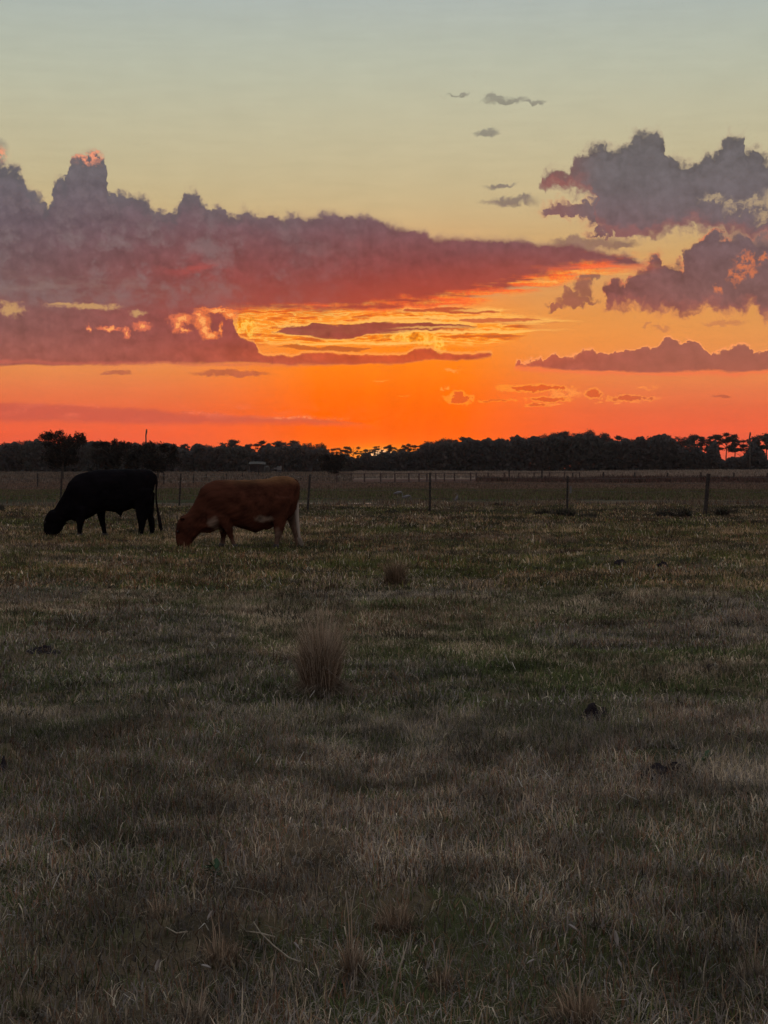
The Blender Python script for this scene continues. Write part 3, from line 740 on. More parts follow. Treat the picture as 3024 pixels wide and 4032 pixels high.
tus = [('low rusty tussock on green turf midway to the right fence bushes', 2210, 2452, 36, 90, rust, 260),
       ('small brown tussock low at the left of the tallest dry tussock', 1025, 2595, 60, 80, rust, 300),
       ('small reddish tussock below the black cow, alone in short grass', 505, 2368, 30, 50, rust, 150),
       ('small rusty tussock in the lower left, above the flat hummock', 540, 2752, 42, 60, rust, 220),
       ('ragged rust red tussock just lower right of its smaller twin', 715, 2800, 62, 130, rust, 420),
       ('small straw tussock to the right of the black dirt mound', 2570, 2800, 62, 110, rust, 320),
       ('brown tuft, the left of two side by side below the thin fence post', 2160, 2128, 34, 70, rust, 200),
       ('brown tuft, the right of two side by side below the thin fence post', 2243, 2138, 40, 80, rust, 220),
       ('tiny upright brown tuft directly under the dark rounded tussock', 1570, 2420, 38, 34, rust, 90),
       ('low orange brown tuft left of the dark rounded tussock', 1280, 2255, 24, 50, rust, 120),
       ('matted dry tussock with fallen stems in the nearest grass, left of centre', 880, 3790, 120, 260, rust, 700),
       ('upright reddish tussock with two pale stalks at the bottom centre', 1390, 3850, 190, 130, straw + rust, 600),
       ('small orange brown tussock near the bottom, right of the centre', 1740, 3890, 110, 130, rust, 420),
       ('wide reddish tussock cut by the bottom edge, right of centre', 2290, 4040, 180, 260, rust, 800),
       ('broad brown tussock just above the bottom centre stalks', 1560, 3650, 120, 210, rust, 600),
       ('straw coloured tussock cut by the bottom edge at left', 760, 4040, 140, 240, straw, 700),
       ('olive tussock in the bottom left corner', 110, 3990, 120, 240, olive + straw, 600),
       ('dry grass tuft at the right edge of the nearest grass', 2960, 3860, 130, 200, straw, 500),
       ('loose brown tuft left of the broad leaved green plant', 640, 3620, 90, 160, rust, 380),
       ('faint straw tuft in the mid right pasture above the flat dark patch', 2440, 2960, 60, 160, straw, 300),
       ('pale feathery tuft left of the tallest dry tussock, half its height', 860, 2700, 60, 170, straw, 260),
       ('low brown tuft right of the tallest dry tussock', 1640, 2640, 60, 150, straw, 260),
       ('little olive tuft behind the red cow', 1330, 2130, 18, 60, olive, 90),
       ('thin straw tuft at the left edge below the black cow', 70, 2330, 26, 90, straw, 110),
       ('low olive clump at the right edge above the twiggy weed', 2960, 2200, 24, 110, olive, 320),
       ('reddish low clump at right, right of the small green weed', 2830, 2620, 30, 110, rust, 520)]
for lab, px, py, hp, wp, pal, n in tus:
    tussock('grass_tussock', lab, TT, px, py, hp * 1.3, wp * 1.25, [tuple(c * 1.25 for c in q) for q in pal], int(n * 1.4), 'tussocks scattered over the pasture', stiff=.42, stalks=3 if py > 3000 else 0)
bush = [('dark broad weed clump just left of the thin post with the pale tag', 2150, 2030, 42, 120), ('blackish weed clump hugging the foot of the thin post with the pale tag', 2222, 2034, 55, 110),
        ('low purple dark clump right of the thin post with the pale tag', 2320, 2038, 28, 110), ('low dark clump left of the stout wooden post, purple tinged', 2620, 2036, 42, 130),
        ('upright dark green clump nearest the left of the stout wooden post', 2692, 2038, 62, 70), ('round dark clump just right of the stout wooden post', 2842, 2034, 60, 66),
        ('small brown dark clump, second right of the stout wooden post', 2888, 2024, 30, 48), ('small dark tuft in front of the right end of the fence', 2922, 2066, 26, 36),
        ('wide dark tuft at the right edge in front of the fence', 2982, 2068, 34, 56), ('small dark bush beyond the fence between the second and third post from the right', 1962, 1994, 22, 60),
        ('long dark weed patch at the foot of the middle fence post', 1690, 2034, 16, 240), ('brownish weed clump left of the middle fence post', 1545, 2022, 26, 90),
        ('low dark weed clump at the far left edge by the ditch', 0, 2012, 36, 60), ('dark weed clump under the black cow\'s face, beyond it', 60, 2028, 20, 170)]
for lab, px, py, hp, wp in bush:
    tussock('weed_clump', lab, 'weed clump', px, py, hp * 1.15, wp * 1.35, dark, int(420 + max(0, wp - 100) * 12), 'dark weed clumps along the fence line', stiff=.5, w=.024)
for lab, px, py, hp, wp in (('low dark shrub alone on the far field, left of the near oak', 85, 1869.5, 13, 34), ('smaller low dark shrub nearer the oak on the far field', 196, 1869, 9, 24)):
    tussock('shrub', lab, 'shrub', px, py, hp, wp, dark, 300, stiff=.6, w=.16)

# green leafy plants
def leafy(label, px, py, hpx, wpx, n, col):
    p = at(px, py); ppm = F / p.y; h0, r0 = hpx / ppm, wpx / ppm / 2
    root = empty('leafy_weed', p); tag(root, label, 'weed', 'small leafy weeds')
    vs_, fs = [], []
    L = None
    def leafm():
        pts = [(0, 0, 0), (.25, .35, .05), (.28, .6, .07), (0, 1, .02), (-.28, .6, .07), (-.25, .35, .05)]
        me = bpy.data.meshes.new('leaf'); me.from_pydata(pts + [(0, .5, -.03)], [], [(0, 1, 6), (1, 2, 6), (2, 3, 6), (3, 4, 6), (4, 5, 6), (5, 0, 6)])
        me.materials.append(simple('weed_leaf', col, tuple(c * 1.6 for c in col), 12, .6, .2)); return me
    me = leafm()
    for k in range(n):
        o = link('leaf', me, root)
        o.location = (random.uniform(-.4, .4) * r0, random.uniform(-.4, .4) * r0, random.uniform(0.0, .6) * h0)
        s_ = r0 * random.uniform(.45, .8)
        o.scale = (s_, s_, s_); o.rotation_euler = (random.uniform(.1, .9), random.uniform(-.3, .3), random.uniform(0, 6.28))
leafy('broad leaved dark green plant low in the nearest grass, left of centre', 840, 3450, 60, 130, 14, (.025, .05, .02))
leafy('small fresh green weed near the right side, above the flat dark patch', 2765, 2905, 36, 30, 9, (.03, .06, .018))
leafy('green weed clump at the right end of the flat dark patch', 2775, 3010, 60, 90, 14, (.03, .055, .02))
leafy('small green weed in the bottom centre left of the orange tussock', 1660, 3790, 50, 60, 9, (.035, .06, .02))
leafy('dark green weed cut by the grass at bottom, left of the stalks', 1330, 3900, 50, 90, 10, (.02, .045, .018))

def tube(pts, r0, r1, sides=6):
    vs_, fs = [], []
    n = len(pts)
    for i, p in enumerate(pts):
        p = Vector(p); d = (Vector(pts[min(i + 1, n - 1)]) - Vector(pts[max(i - 1, 0)])).normalized()
        u = d.cross(Vector((0.3, 1, 0.2))).normalized(); v = d.cross(u)
        r = r0 + (r1 - r0) * i / (n - 1)
        for k in range(sides):
            a = k / sides * 6.2832; vs_.append(p + (u * math.cos(a) + v * math.sin(a)) * r)
    for i in range(n - 1):
        for k in range(sides):
            fs.append((i * sides + k, i * sides + (k + 1) % sides, (i + 1) * sides + (k + 1) % sides, (i + 1) * sides + k))
    fs.append(tuple(range(sides))[::-1]); fs.append(tuple(range((n - 1) * sides, n * sides)))
    return vs_, fs
def tubes(name, lst, mat, parent=None, smooth=True):
    V_, F_ = [], []
    for pts, r0, r1, s in lst:
        v, f = tube(pts, r0, r1, s); b = len(V_); V_ += v; F_ += [tuple(i + b for i in q) for q in f]
    return link(name, mesh_py(name, V_, F_, mat, smooth), parent)
# twiggy weeds
for lab, px, py, hp in (('dark twiggy leafless weed at the right edge in mid pasture', 2905, 2482, 62), ('thin forked dark twig left of the low reddish clump at right', 2790, 2655, 48)):
    p = at(px, py); s_ = hp * p.y / F; root = empty('twiggy_weed', p); tag(root, lab, 'weed', 'twiggy dead weeds')
    st = [([(0, 0, 0), (0.02 * s_, 0, .4 * s_), (-.05 * s_, 0, .7 * s_)], .007, .004, 5)]
    tubes('stem', st, M_bark, root)
    for k in range(8):
        a = random.uniform(-1.1, 1.1); z = random.uniform(.25, .7) * s_
        tubes('twig', [([(0, 0, z), (math.sin(a) * s_ * .3, random.uniform(-.1, .1) * s_, z + .15 * s_), (math.sin(a) * s_ * .7, random.uniform(-.2, .2) * s_, z + .32 * s_)], .004, .002, 4)], M_bark, root)

# dark dirt mounds
def mound(label, px, py, hpx, wpx, col=None, seed=0):
    p = at(px, py); ppm = F / p.y; h0, r0 = hpx / ppm, wpx / ppm / 2
    vs_, fs = [], []; NR, NA = 9, 28
    for i in range(NR + 1):
        f = i / NR
        for k in range(NA):
            a = k / NA * 6.2832; q = 1 + .25 * mnoise.noise(Vector((math.cos(a) * 1.5, math.sin(a) * 1.5, seed)))
            x, y = math.cos(a) * r0 * f * q, math.sin(a) * r0 * .9 * f * q
            z = h0 * (1 - f ** 3) * max(.4, .85 + .9 * mnoise.noise(Vector((x * 9 / r0 * .25, y * 9 / r0 * .25, seed))) + .4 * mnoise.noise(Vector((x * 22, y * 22, seed)))) + .012 * mnoise.noise(Vector((x * 60, y * 60, seed))) - .03 * f
            vs_.append((x, y, H(p.x + x, p.y + y) - p.z + z))
    for i in range(NR):
        for k in range(NA): fs.append((i * NA + k, i * NA + (k + 1) % NA, (i + 1) * NA + (k + 1) % NA, (i + 1) * NA + k))
    o = link('dirt_mound', mesh_py('dirt_mound', vs_, fs, M_soil, True), loc=p)
    tag(o, label, 'dirt mound', 'dark mounds and dung heaps in the pasture')
for k_, (lab, px, py, hp, wp) in enumerate(MND): mound(lab, px, py, hp, wp, seed=k_ + 1)

# dead stalks and pale leaf litter in the nearest grass
M_straw = simple('dead_straw', (.20, .16, .11), (.29, .24, .17), 30, .7, .2)
M_flake = simple('pale_dead_leaf', (.24, .21, .18), (.34, .30, .26), 25, .7, .2)
def stalk(label, pts, r=0.0022, lift=0.10):
    P0 = at(*pts[0]); W = []
    for k, (px, py) in enumerate(pts):
        D = P0.y + 0.02 * k; W.append(Vector(((px - 1512) / F * D, D, CAMH - (py - HOR) / F * D)) - P0)
    o = tubes('dead_stalk', [(W, r, r * .5, 5)], M_straw); o.location = P0 + Vector((0, -.02, lift * .3))
    tag(o, label, 'dead stalk', 'dead stalks in the nearest grass')
stalk('long bent dead stalk arching down rightwards at the bottom, left of centre', [(1199, 3827), (1139, 3804), (1079, 3756), (1030, 3708), (1000, 3662)], .003)
stalk('short pale dead stalk crossing the top of the long bent one', [(1085, 3722), (1024, 3705), (970, 3698)], .003)
stalk('crooked pale stalk further left of the long bent one', [(741, 3700), (699, 3706), (657, 3682)], .003)
stalk('thin arched stalk right of the long bent one', [(1330, 3800), (1300, 3760), (1250, 3734), (1165, 3724)], .0016)
stalk('thin arched stalk above and left of the two upright stalks', [(1065, 3575), (1030, 3545), (980, 3530), (918, 3522)], .0014)
stalk('upright pale stalk, the left of two above the reddish bottom tussock', [(1378, 3760), (1372, 3640), (1360, 3540)], .0018)
stalk('upright pale stalk, the right of two above the reddish bottom tussock', [(1384, 3760), (1384, 3620), (1402, 3515)], .0018)
stalk('tall leaning pale stalk with a thick head near the bottom centre', [(1548, 3975), (1566, 3870), (1602, 3755)], .0034)
stalk('thin leaning stalk at the bottom left edge', [(70, 3960), (95, 3900), (120, 3850)], .002)
def flake(label, px, py, ang, L):
    p = at(px, py, .055); s_ = L * p.y / F
    pts = [(0, -.5, 0), (.14, -.1, .06), (.1, .3, .08), (0, .5, 0), (-.12, .25, .05), (-.13, -.15, .04)]
    ca, sa = math.cos(ang), math.sin(ang)
    vs_ = [((x * ca - y * sa) * s_, z * s_ * 2, (x * sa + y * ca) * s_) for x, y, z in pts]
    o = link('dry_leaf', mesh_py('dry_leaf', vs_ + [(0, -.02 * s_, 0)], [(0, 1, 6), (1, 2, 6), (2, 3, 6), (3, 4, 6), (4, 5, 6), (5, 0, 6)], M_flake), loc=p)
    tag(o, label, 'dead leaf', 'pale dead leaves lying in the grass')
flake('pale curled dead leaf at the lower end of the long bent stalk', 1168, 3800, .7, 40)
flake('slanting pale dead leaf above and left of the matted tussock', 826, 3676, -.5, 46)
flake('pale dead leaf lying flat under the matted tussock', 812, 3884, 1.3, 44)
flake('narrow pale leaf at the bottom left of the matted tussock', 618, 3880, -.3, 56)
flake('standing pale leaf at the right of the bottom, beside a dark hollow', 2428, 3770, .2, 70)
flake('bright flake lower right, under the standing pale leaf', 2438, 3868, .4, 36)
flake('pale leaf lying right of the orange brown bottom tussock', 2090, 3864, -1.1, 40)
flake('little white flake above the broad brown bottom tussock', 1640, 3520, .2, 34)
flake('pale leaf low in the grass, right of centre', 2255, 3725, 1.0, 46)
flake('white flake in the left pasture between hummock and tussock', 860, 2925, .9, 26)
flake('tiny white flake in the right pasture under the dark mound', 2078, 3085, .2, 18)
flake('bright flake on the lower edge of the left hummock', 630, 2955, 1.2, 18)

# ------------------------------------------------------------------ trees
def leaf_cloud(name, lobes, n, size, cols, shell=0.6, flat=0.8, seed=0):
    """many small leaf clumps spread through a set of lobes (cx,cy,cz,rx,ry,rz)"""
    r = np.random.default_rng(seed)
    lobes = np.array(lobes); wgt = lobes[:, 3] * lobes[:, 5]; wgt = wgt / wgt.sum()
    k = r.choice(len(lobes), n, p=wgt)
    d = r.normal(size=(n, 3)); d /= np.linalg.norm(d, axis=1)[:, None]
    rad = (shell + (1 - shell) * r.random(n)) ** 0.7 * r.uniform(.6, 1.22, n)
    c = lobes[k, :3] + d * rad[:, None] * lobes[k, 3:6]
    s = size * r.uniform(.5, 1.4, n)
    a = r.normal(size=(n, 3)); a /= np.linalg.norm(a, axis=1)[:, None]
    b = np.cross(a, r.normal(size=(n, 3))); b /= np.linalg.norm(b, axis=1)[:, None]
    a = a * s[:, None]; b = b * s[:, None] * .7
    co = np.stack([c - a, c - b * .9, c + a * .9, c + b], 1)
    co[:, 3] += r.normal(0, .25, (n, 3)) * s[:, None]
    f = np.arange(n * 4)
    cols = np.array(cols); t = cols[r.integers(0, len(cols), n)] * r.uniform(.65, 1.35, (n, 1))
    return mesh_np(name, co.reshape(-1, 3), f, np.full(n, 4), M_leaf, False, np.repeat(t, 4, 0))
HAZED_LEAF = [(.072, .066, .062), (.080, .073, .066), (.068, .063, .058), (.085, .074, .068)]  # leaf tone lightened to imitate haze over the far woods
DULL = [(.085, .072, .070), (.076, .068, .066), (.092, .078, .074), (.072, .066, .064)]  # sparse-crown leaf tone, with the same haze lightening in it

def limbs(h, spread, n, zlo, r0, seed, lean=0.0):
    rr = random.Random(seed); L = []
    L.append(([(0, 0, -.2), (lean * .3, 0, h * .35), (lean * .6 + rr.uniform(-.2, .2), .1, h * .62), (lean, 0, h * .9)], r0, r0 * .25, 7))
    for k in range(n):
        z = h * rr.uniform(zlo, .75); a = rr.uniform(0, 6.28); l = spread * rr.uniform(.6, 1.0)
        x, y = math.cos(a) * l, math.sin(a) * l
        L.append(([(0, 0, z), (x * .4, y * .4, z + l * .35), (x, y, z + l * rr.uniform(.45, .9))], r0 * .42, r0 * .08, 5))
    return L
PROTO = {}
def proto(kind, idx):
    """trunk and crown meshes, unit: a tree 10 m tall"""
    key = (kind, idx)
    if key in PROTO: return PROTO[key]
    rr = random.Random(hash(key) % 1000 if False else idx * 7 + len(kind)); h = 10.0
    if kind == 'oak':
        lob = [(0, 0, 5.2, 3.0, 2.6, 3.0)]
        for k in range(9):
            a = rr.uniform(0, 6.28); R = rr.uniform(1.2, 2.7); z = rr.uniform(3.0, 8.2)
            q = rr.uniform(1.0, 1.7); lob.append((math.cos(a) * R, math.sin(a) * R, z, q * 1.2, q, q * .8))
        for k in range(5):
            lob.append((rr.uniform(-1.8, 1.8), rr.uniform(-1, 1), rr.uniform(7.6, 8.9), rr.uniform(.8, 1.3), 1.0, rr.uniform(.6, 1.0)))
        crown = leaf_cloud('crown', lob, 6500, .145, HAZED_LEAF, .35, seed=idx); tr = limbs(h, 2.6, 7, .25, .24, idx)
    elif kind == 'pine':
        lob = []
        for k in range(9):
            a = rr.uniform(0, 6.28); R = rr.uniform(.2, 2.2); z = rr.uniform(5.9, 9.3)
            q = rr.uniform(.6, 1.15); lob.append((math.cos(a) * R, math.sin(a) * R, z, q * 1.25, q, q * .55))
        lob.append((0, 0, 9.3, 1.0, .9, .6))
        crown = leaf_cloud('crown', lob, 3000, .14, HAZED_LEAF, .2, seed=idx + 50); tr = limbs(h, 1.8, 8, .6, .17, idx + 50, rr.uniform(-.5, .5))
    elif kind == 'airy':
        lob = []
        for k in range(12):
            a = rr.uniform(0, 6.28); R = rr.uniform(.4, 2.5); z = rr.uniform(5.0, 9.3)
            q = rr.uniform(.45, .95); lob.append((math.cos(a) * R, math.sin(a) * R, z, q * 1.1, q, q * .65))
        crown = leaf_cloud('crown', lob, 2000, .12, DULL, .15, seed=idx + 90); tr = limbs(h, 2.3, 11, .35, .15, idx + 90, rr.uniform(-.6, .6))
    v, f = [], []
    for pts, r0, r1, s_ in tr:
        a, b = tube(pts, r0, r1, s_); o = len(v); v += a; f += [tuple(i + o for i in q) for q in b]
    PROTO[key] = (mesh_py('trunk', v, f, M_bark, True), crown)
    return PROTO[key]
def tree(kind, idx, px, top_py, D, label, group, name='tree', wscale=1.0, rot=None):
    x = (px - 1512) / F * D; z0 = H(x, D)
    ztop = CAMH + (HOR - top_py) / F * D
    s_ = (ztop - z0) / 9.7
    tm, cm = proto(kind, idx)
    root = empty(name, (x, D, z0)); tag(root, label, 'tree', group)
    r_ = random.uniform(0, 6.28) if rot is None else rot
    for nm, me in (('trunk', tm), ('crown', cm)):
        o = link(nm, me, root); o.scale = (s_ * wscale, s_ * wscale, s_); o.rotation_euler = (0, 0, r_)
    return root

# skyline of the far woods: photograph column -> row of the treetops
SKY = [(-700, 1738), (-300, 1742), (0, 1741), (90, 1735), (200, 1738), (300, 1738), (350, 1738), (480, 1738), (520, 1741), (600, 1738), (700, 1747), (800, 1750), (850, 1747), (880, 1733), (930, 1728), (950, 1756), (985, 1742), (1020, 1730), (1045, 1738),
       (1100, 1737), (1180, 1732), (1230, 1744), (1270, 1740), (1300, 1754), (1350, 1758), (1385, 1752), (1420, 1768), (1445, 1770), (1480, 1750), (1530, 1748), (1570, 1756), (1620, 1746), (1660, 1742), (1690, 1730), (1720, 1722), (1780, 1720),
       (1840, 1718), (1880, 1736), (1940, 1728), (2000, 1722), (2060, 1708), (2120, 1705), (2180, 1698), (2270, 1697), (2340, 1689), (2380, 1698), (2420, 1712), (2460, 1722), (2540, 1726), (2620, 1712), (2700, 1705), (2760, 1716), (2800, 1710), (2860, 1706),
       (2920, 1722), (2960, 1724), (3000, 1712), (3060, 1704), (3200, 1715), (3400, 1712), (3700, 1722)]
sk_x = [a for a, b in SKY]; sk_y = [b for a, b in SKY]
def under_top(px):
    t = np.interp(px, sk_x, sk_y) + 12
    lim = np.interp(px, [-800, 780, 830, 950, 1000, 1120, 1180, 1220, 1290, 1330, 1560, 1620, 1700, 1900, 2640, 2730, 2800, 3700], [1740, 1752, 1765, 1770, 1768, 1768, 1760, 1762, 1782, 1796, 1796, 1772, 1745, 1725, 1725, 1800, 1806, 1806])
    return np.maximum(t, lim)
def build_understory():
    n = 270000; r = np.random.default_rng(3)
    px = r.uniform(-700, 3700, n); D = r.uniform(387, 432, n)
    top = under_top(px) + vnoise(px, 0 * px, 30, 51) * 26 + vnoise(px, 0 * px, 11, 52) * 14 + vnoise(px, px * 0, 90, 53) * 14
    x = (px - 1512) / F * D; g0 = hgt(x, D)
    rt = ss(2690, 2760, px); top = top - rt * np.clip(vnoise(px, px * 0, 38, 55) * 2 + .1, 0, 1) * 60
    zt = CAMH + (HOR - top) / F * D
    u = r.random(n); z = g0 + (zt - g0) * np.where(u < .5, r.random(n), 1 - (r.random(n)) ** 1.8 * .6)
    c = np.stack([x, D, z], -1)
    s = r.uniform(.24, .6, n)
    a = r.normal(size=(n, 3)); a /= np.linalg.norm(a, axis=1)[:, None]
    b = np.cross(a, r.normal(size=(n, 3))); b /= np.linalg.norm(b, axis=1)[:, None]
    a *= s[:, None]; b *= s[:, None] * .8
    co = np.stack([c - a, c - b, c + a, c + b], 1)
    cols = np.array(HAZED_LEAF + DULL); k = np.clip(((vnoise(x, D, 9, 61) + .5) * 8).astype(int), 0, 7)
    t = cols[k] * r.uniform(.75, 1.2, (n, 1))
    o = link('thicket', mesh_np('thicket', co.reshape(-1, 3), np.arange(n * 4), np.full(n, 4), M_leaf, False, np.repeat(t, 4, 0)))
    tag(o, 'dark unbroken thicket of shrubs and low woods under the far treetops', 'woods', kind='stuff')
build_understory()

ORD = ['first', 'second', 'third', 'fourth', 'fifth', 'sixth', 'seventh', 'eighth', 'ninth', 'tenth', 'eleventh', 'twelfth', 'thirteenth', 'fourteenth', 'fifteenth', 'sixteenth', 'seventeenth', 'eighteenth', 'nineteenth', 'twentieth']
KW = {'oak': 'dense round-crowned', 'pine': 'bare-trunked tall', 'airy': 'thin see-through'}
def build_treeline():
    marks = [(-10, 'left picture edge'), (244, 'big lone oak'), (1040, 'farm shed'), (1500, 'sun glow'), (2300, 'highest treetops'), (2952, 'right bare snag')]
    cnt = {}; px = -620.0; i = 0
    while px < 3640:
        top = float(np.interp(px, sk_x, sk_y))
        if 1260 < px < 1680: kind = 'airy' if i % 3 else 'pine'; step = 27
        elif 2700 < px: kind = 'pine' if i % 4 else 'airy'; step = 33
        elif 830 < px < 1140: kind = 'airy' if i % 2 else 'pine'; step = 32
        else: kind = 'oak' if i % 4 else 'pine'; step = 50
        D = random.uniform(392, 412)
        top_j = top + random.uniform(-2, 9) * (1.5 if i % 2 else .4)
        if -20 <= px <= 3044:
            j = max(k for k, (mx_, _) in enumerate(marks) if mx_ <= max(px, -10)); nm = marks[j][1]
            cnt[j] = cnt.get(j, 0) + 1
            lab = f'{KW[kind]} tree, {ORD[cnt[j] - 1]} of the far treeline right of the {nm}'
            grp = 'trees of the far treeline'
        else:
            sd = 'left' if px < 0 else 'right'; cnt[sd] = cnt.get(sd, 0) + 1; c_ = cnt[sd] - 1
            lab = f'{KW[kind]} tree past the {sd} picture edge, {ORD[c_ % 20]} there from the left'; grp = 'far trees past the edges'
        tree(kind, i % 4, px, top_j, D, lab, grp, wscale=random.uniform(1.2, 1.5) if px > 2700 else random.uniform(.95, 1.25))
        px += step * random.uniform(.8, 1.2); i += 1
build_treeline()
def snag(px, top, D, label):
    x = (px - 1512) / F * D; z0 = H(x, D); h = CAMH + (HOR - top) / F * D - z0
    root = empty('dead_tree', (x, D, z0)); tag(root, label, 'dead tree')
    tubes('trunk', [([(0, 0, -.2), (.05, 0, h * .5), (-.05, 0, h * .86), (.12, 0, h)], .24, .15, 7)], M_bark, root)
    tubes('branch', [([(-.03, 0, h * .84), (.25, 0, h * .93), (.28, 0, h * 1.0)], .1, .05, 5)], M_bark, root)
snag(575, 1690, 388, 'bare broken dead trunk standing up alone above the left treeline')
snag(2952, 1702, 386, 'bare snag rising through the open treetops near the right edge')

# nearer trees on the left
def near_oak(label, px, top, base, halfw, seed, lobes_n=20, gap=True, n=5200, low=0.22):
    n = int(n * 2)
    p = at(px, base); D = p.y; h = CAMH + (HOR - top) / F * D - p.z; R = halfw / F * D
    rr = random.Random(seed); lob = []
    for k in range(lobes_n):
        z = rr.uniform(low + .08, .80); wz = math.sin(min(1, (z - low) / .35) * 1.57) * (1 - max(0, z - .55) * .9)
        a = rr.uniform(0, 6.28); q = rr.uniform(.16, .30) * R * 1.25
        lob.append((math.cos(a) * R * .72 * wz * rr.uniform(.3, 1), math.sin(a) * R * .6 * wz, z * h, q * 1.2, q, q * .85))
    for k in range(14):
        q = rr.uniform(.09, .17) * R * 1.3; xx = rr.uniform(-.8, .8)
        lob.append((xx * R, rr.uniform(-.3, .3) * R, h * (.94 - .16 * xx * xx - rr.uniform(0, .10)), q * 1.1, q, q))
    lob.append((0, 0, h * .5, R * .62, R * .6, h * .24))
    root = empty('oak_tree', p); tag(root, label, 'tree', 'oaks standing in the far field at left')
    v, f = [], []
    for pts, r0, r1, s_ in limbs(h, R * .8, 10, .28, .03 * h, seed):
        a, b = tube(pts, r0, r1, s_); o = len(v); v += a; f += [tuple(i + o for i in q) for q in b]
    link('trunk', mesh_py('trunk', v, f, M_bark, True), root)
    link('crown', leaf_cloud('crown', lob, n, .13 * D / 220, [tuple(c * .28 for c in q) for q in HAZED_LEAF], .25, seed=seed), root)  # near crowns darkened from the haze-lightened far leaf tone
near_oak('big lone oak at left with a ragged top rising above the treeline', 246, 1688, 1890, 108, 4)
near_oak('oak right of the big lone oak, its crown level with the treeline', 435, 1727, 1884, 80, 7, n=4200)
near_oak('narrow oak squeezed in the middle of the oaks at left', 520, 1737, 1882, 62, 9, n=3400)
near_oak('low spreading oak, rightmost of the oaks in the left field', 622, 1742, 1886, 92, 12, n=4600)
near_oak('dark bushy young oak below the treeline, left of the sun glow', 1310, 1788, 1874, 62, 15, n=3000, low=.05)

# ------------------------------------------------------------------ fences
def fence(name, label, posts, kind, wires=(), rail=None, mat=None, r=.05):
    """posts: (px base, py base, py top, lean px)"""
    P = [at(a, b) for a, b, c, d in posts]
    root = empty(name, P[0]); tag(root, label, 'fence')
    tops = []
    for p, (a, b, c, d) in zip(P, posts):
        h = (b - c) / F * p.y; lx = d / F * p.y
        rr = r * (1.0 if not isinstance(kind, dict) else kind.get(a, 1.0))
        vs_, fs = [], []
        for k in range(5):
            z = -.3 + (h + .3) * k / 4; q = rr * random.uniform(.92, 1.06)
            for s_ in range(10):
                t = s_ / 10 * 6.2832; vs_.append((lx * max(z, 0) / h + math.cos(t) * q, math.sin(t) * q, z + (random.uniform(-.01, .015) if k == 4 else 0)))
        for k in range(4):
            for s_ in range(10): fs.append((k * 10 + s_, k * 10 + (s_ + 1) % 10, k * 10 + 10 + (s_ + 1) % 10, k * 10 + 10 + s_))
        fs.append(tuple(range(40, 50)))
        o = link('post', mesh_py('post', vs_, fs, mat or M_post, False), root); o.location = p - P[0]
        tops.append((p, h, lx))
    for hz in wires:
        L = []
        for (p, h, lx), (q, h2, lx2) in zip(tops, tops[1:]):
            A = p - P[0] + Vector((lx * hz, -.04, h * hz)); B = q - P[0] + Vector((lx2 * hz, -.04, h2 * hz))
            mid_ = (A + B) / 2 - Vector((0, 0, .04)); L.append(([A, mid_, B], .0045, .0045, 4))
        tubes('wire', L, M_wire, root)
    if rail:
        for (p, h, lx), (q, h2, lx2) in zip(tops, tops[1:]):
            for hz in rail:
                A = p - P[0] + Vector((0, -.06, h * hz)); B = q - P[0] + Vector((0, -.06, h2 * hz))
                tubes('rail', [([A, B], .04, .04, 6)], mat or M_post, root)
    return root, tops, P
fr, tops, FP = fence('wire_fence', 'nearest wire fence, thin posts and one stout wooden post, behind the cattle',
    [(-760, 2000, 1852, 0), (-260, 2006, 1856, 3), (238, 2000, 1848, 6), (706, 1992, 1866, 6), (1211, 2012, 1868, 10), (1692, 2016, 1862, 2), (2233, 2012, 1874, 2), (2776, 2030, 1866, 14), (3330, 2026, 1868, 0), (3880, 2030, 1868, 0)],
    {238: .75, 706: .7, 1211: .8, 1692: .75, 2233: .72, 2776: 1.3}, wires=(.35, .58, .78, .94))
# pale tag by the thin right-hand post
pt = link('insulator', mesh_py('insulator', [(-.035, 0, -.12), (.035, 0, -.12), (.04, 0, .12), (-.03, 0, .12), (-.035, .02, -.12), (.035, .02, -.12), (.04, .02, .12), (-.03, .02, .12)],
     [(0, 1, 2, 3), (7, 6, 5, 4), (0, 4, 5, 1), (1, 5, 6, 2), (2, 6, 7, 3), (3, 7, 4, 0)], M_pale), fr)
pp = at(2246, 2012); pt.location = pp - FP[0] + Vector((0, -.05, .72))
rail_posts = [1326, 1383, 1435, 1499, 1555, 1610, 1650, 1681, 1716, 1750, 1790, 1853, 1875, 1922, 1987, 2043, 2103, 2164, 2222, 2282]
fence('rail_fence', 'brown wooden rail fence with many close posts across the middle distance', [(x, 1901 - i * .55, 1863 - i * .2, 0) for i, x in enumerate(rail_posts)], 0, rail=(.93,), wires=(.15, .5), r=.085, mat=M_rust)
fence('field_fence', 'far wire fence with spaced dark posts along the pale grass at right', [(2005, 1890, 1850, 0), (2134, 1892, 1846, 0), (2255, 1890, 1862, 0), (2376, 1891, 1858, 0), (2499, 1890, 1860, 0), (2629, 1890, 1861, 0), (2760, 1890, 1860, 0), (2890, 1890, 1861, 0), (3022, 1890, 1862, 0), (3150, 1890, 1862, 0), (3280, 1890, 1862, 0)], 0, wires=(.4, .7, .95), r=.10)
fence('field_fence', 'far wire fence of thin posts crossing the left field behind the cattle', [(-140, 1926, 1864, 0), (148, 1920, 1864, 0), (430, 1916, 1862, 0), (645, 1912, 1861, 0), (762, 1908, 1868, 0), (812, 1900, 1866, 0), (892, 1893, 1864, 0), (955, 1888, 1862, 0), (1018, 1886, 1848, 0)], 0, wires=(.4, .7, .95), r=.06)

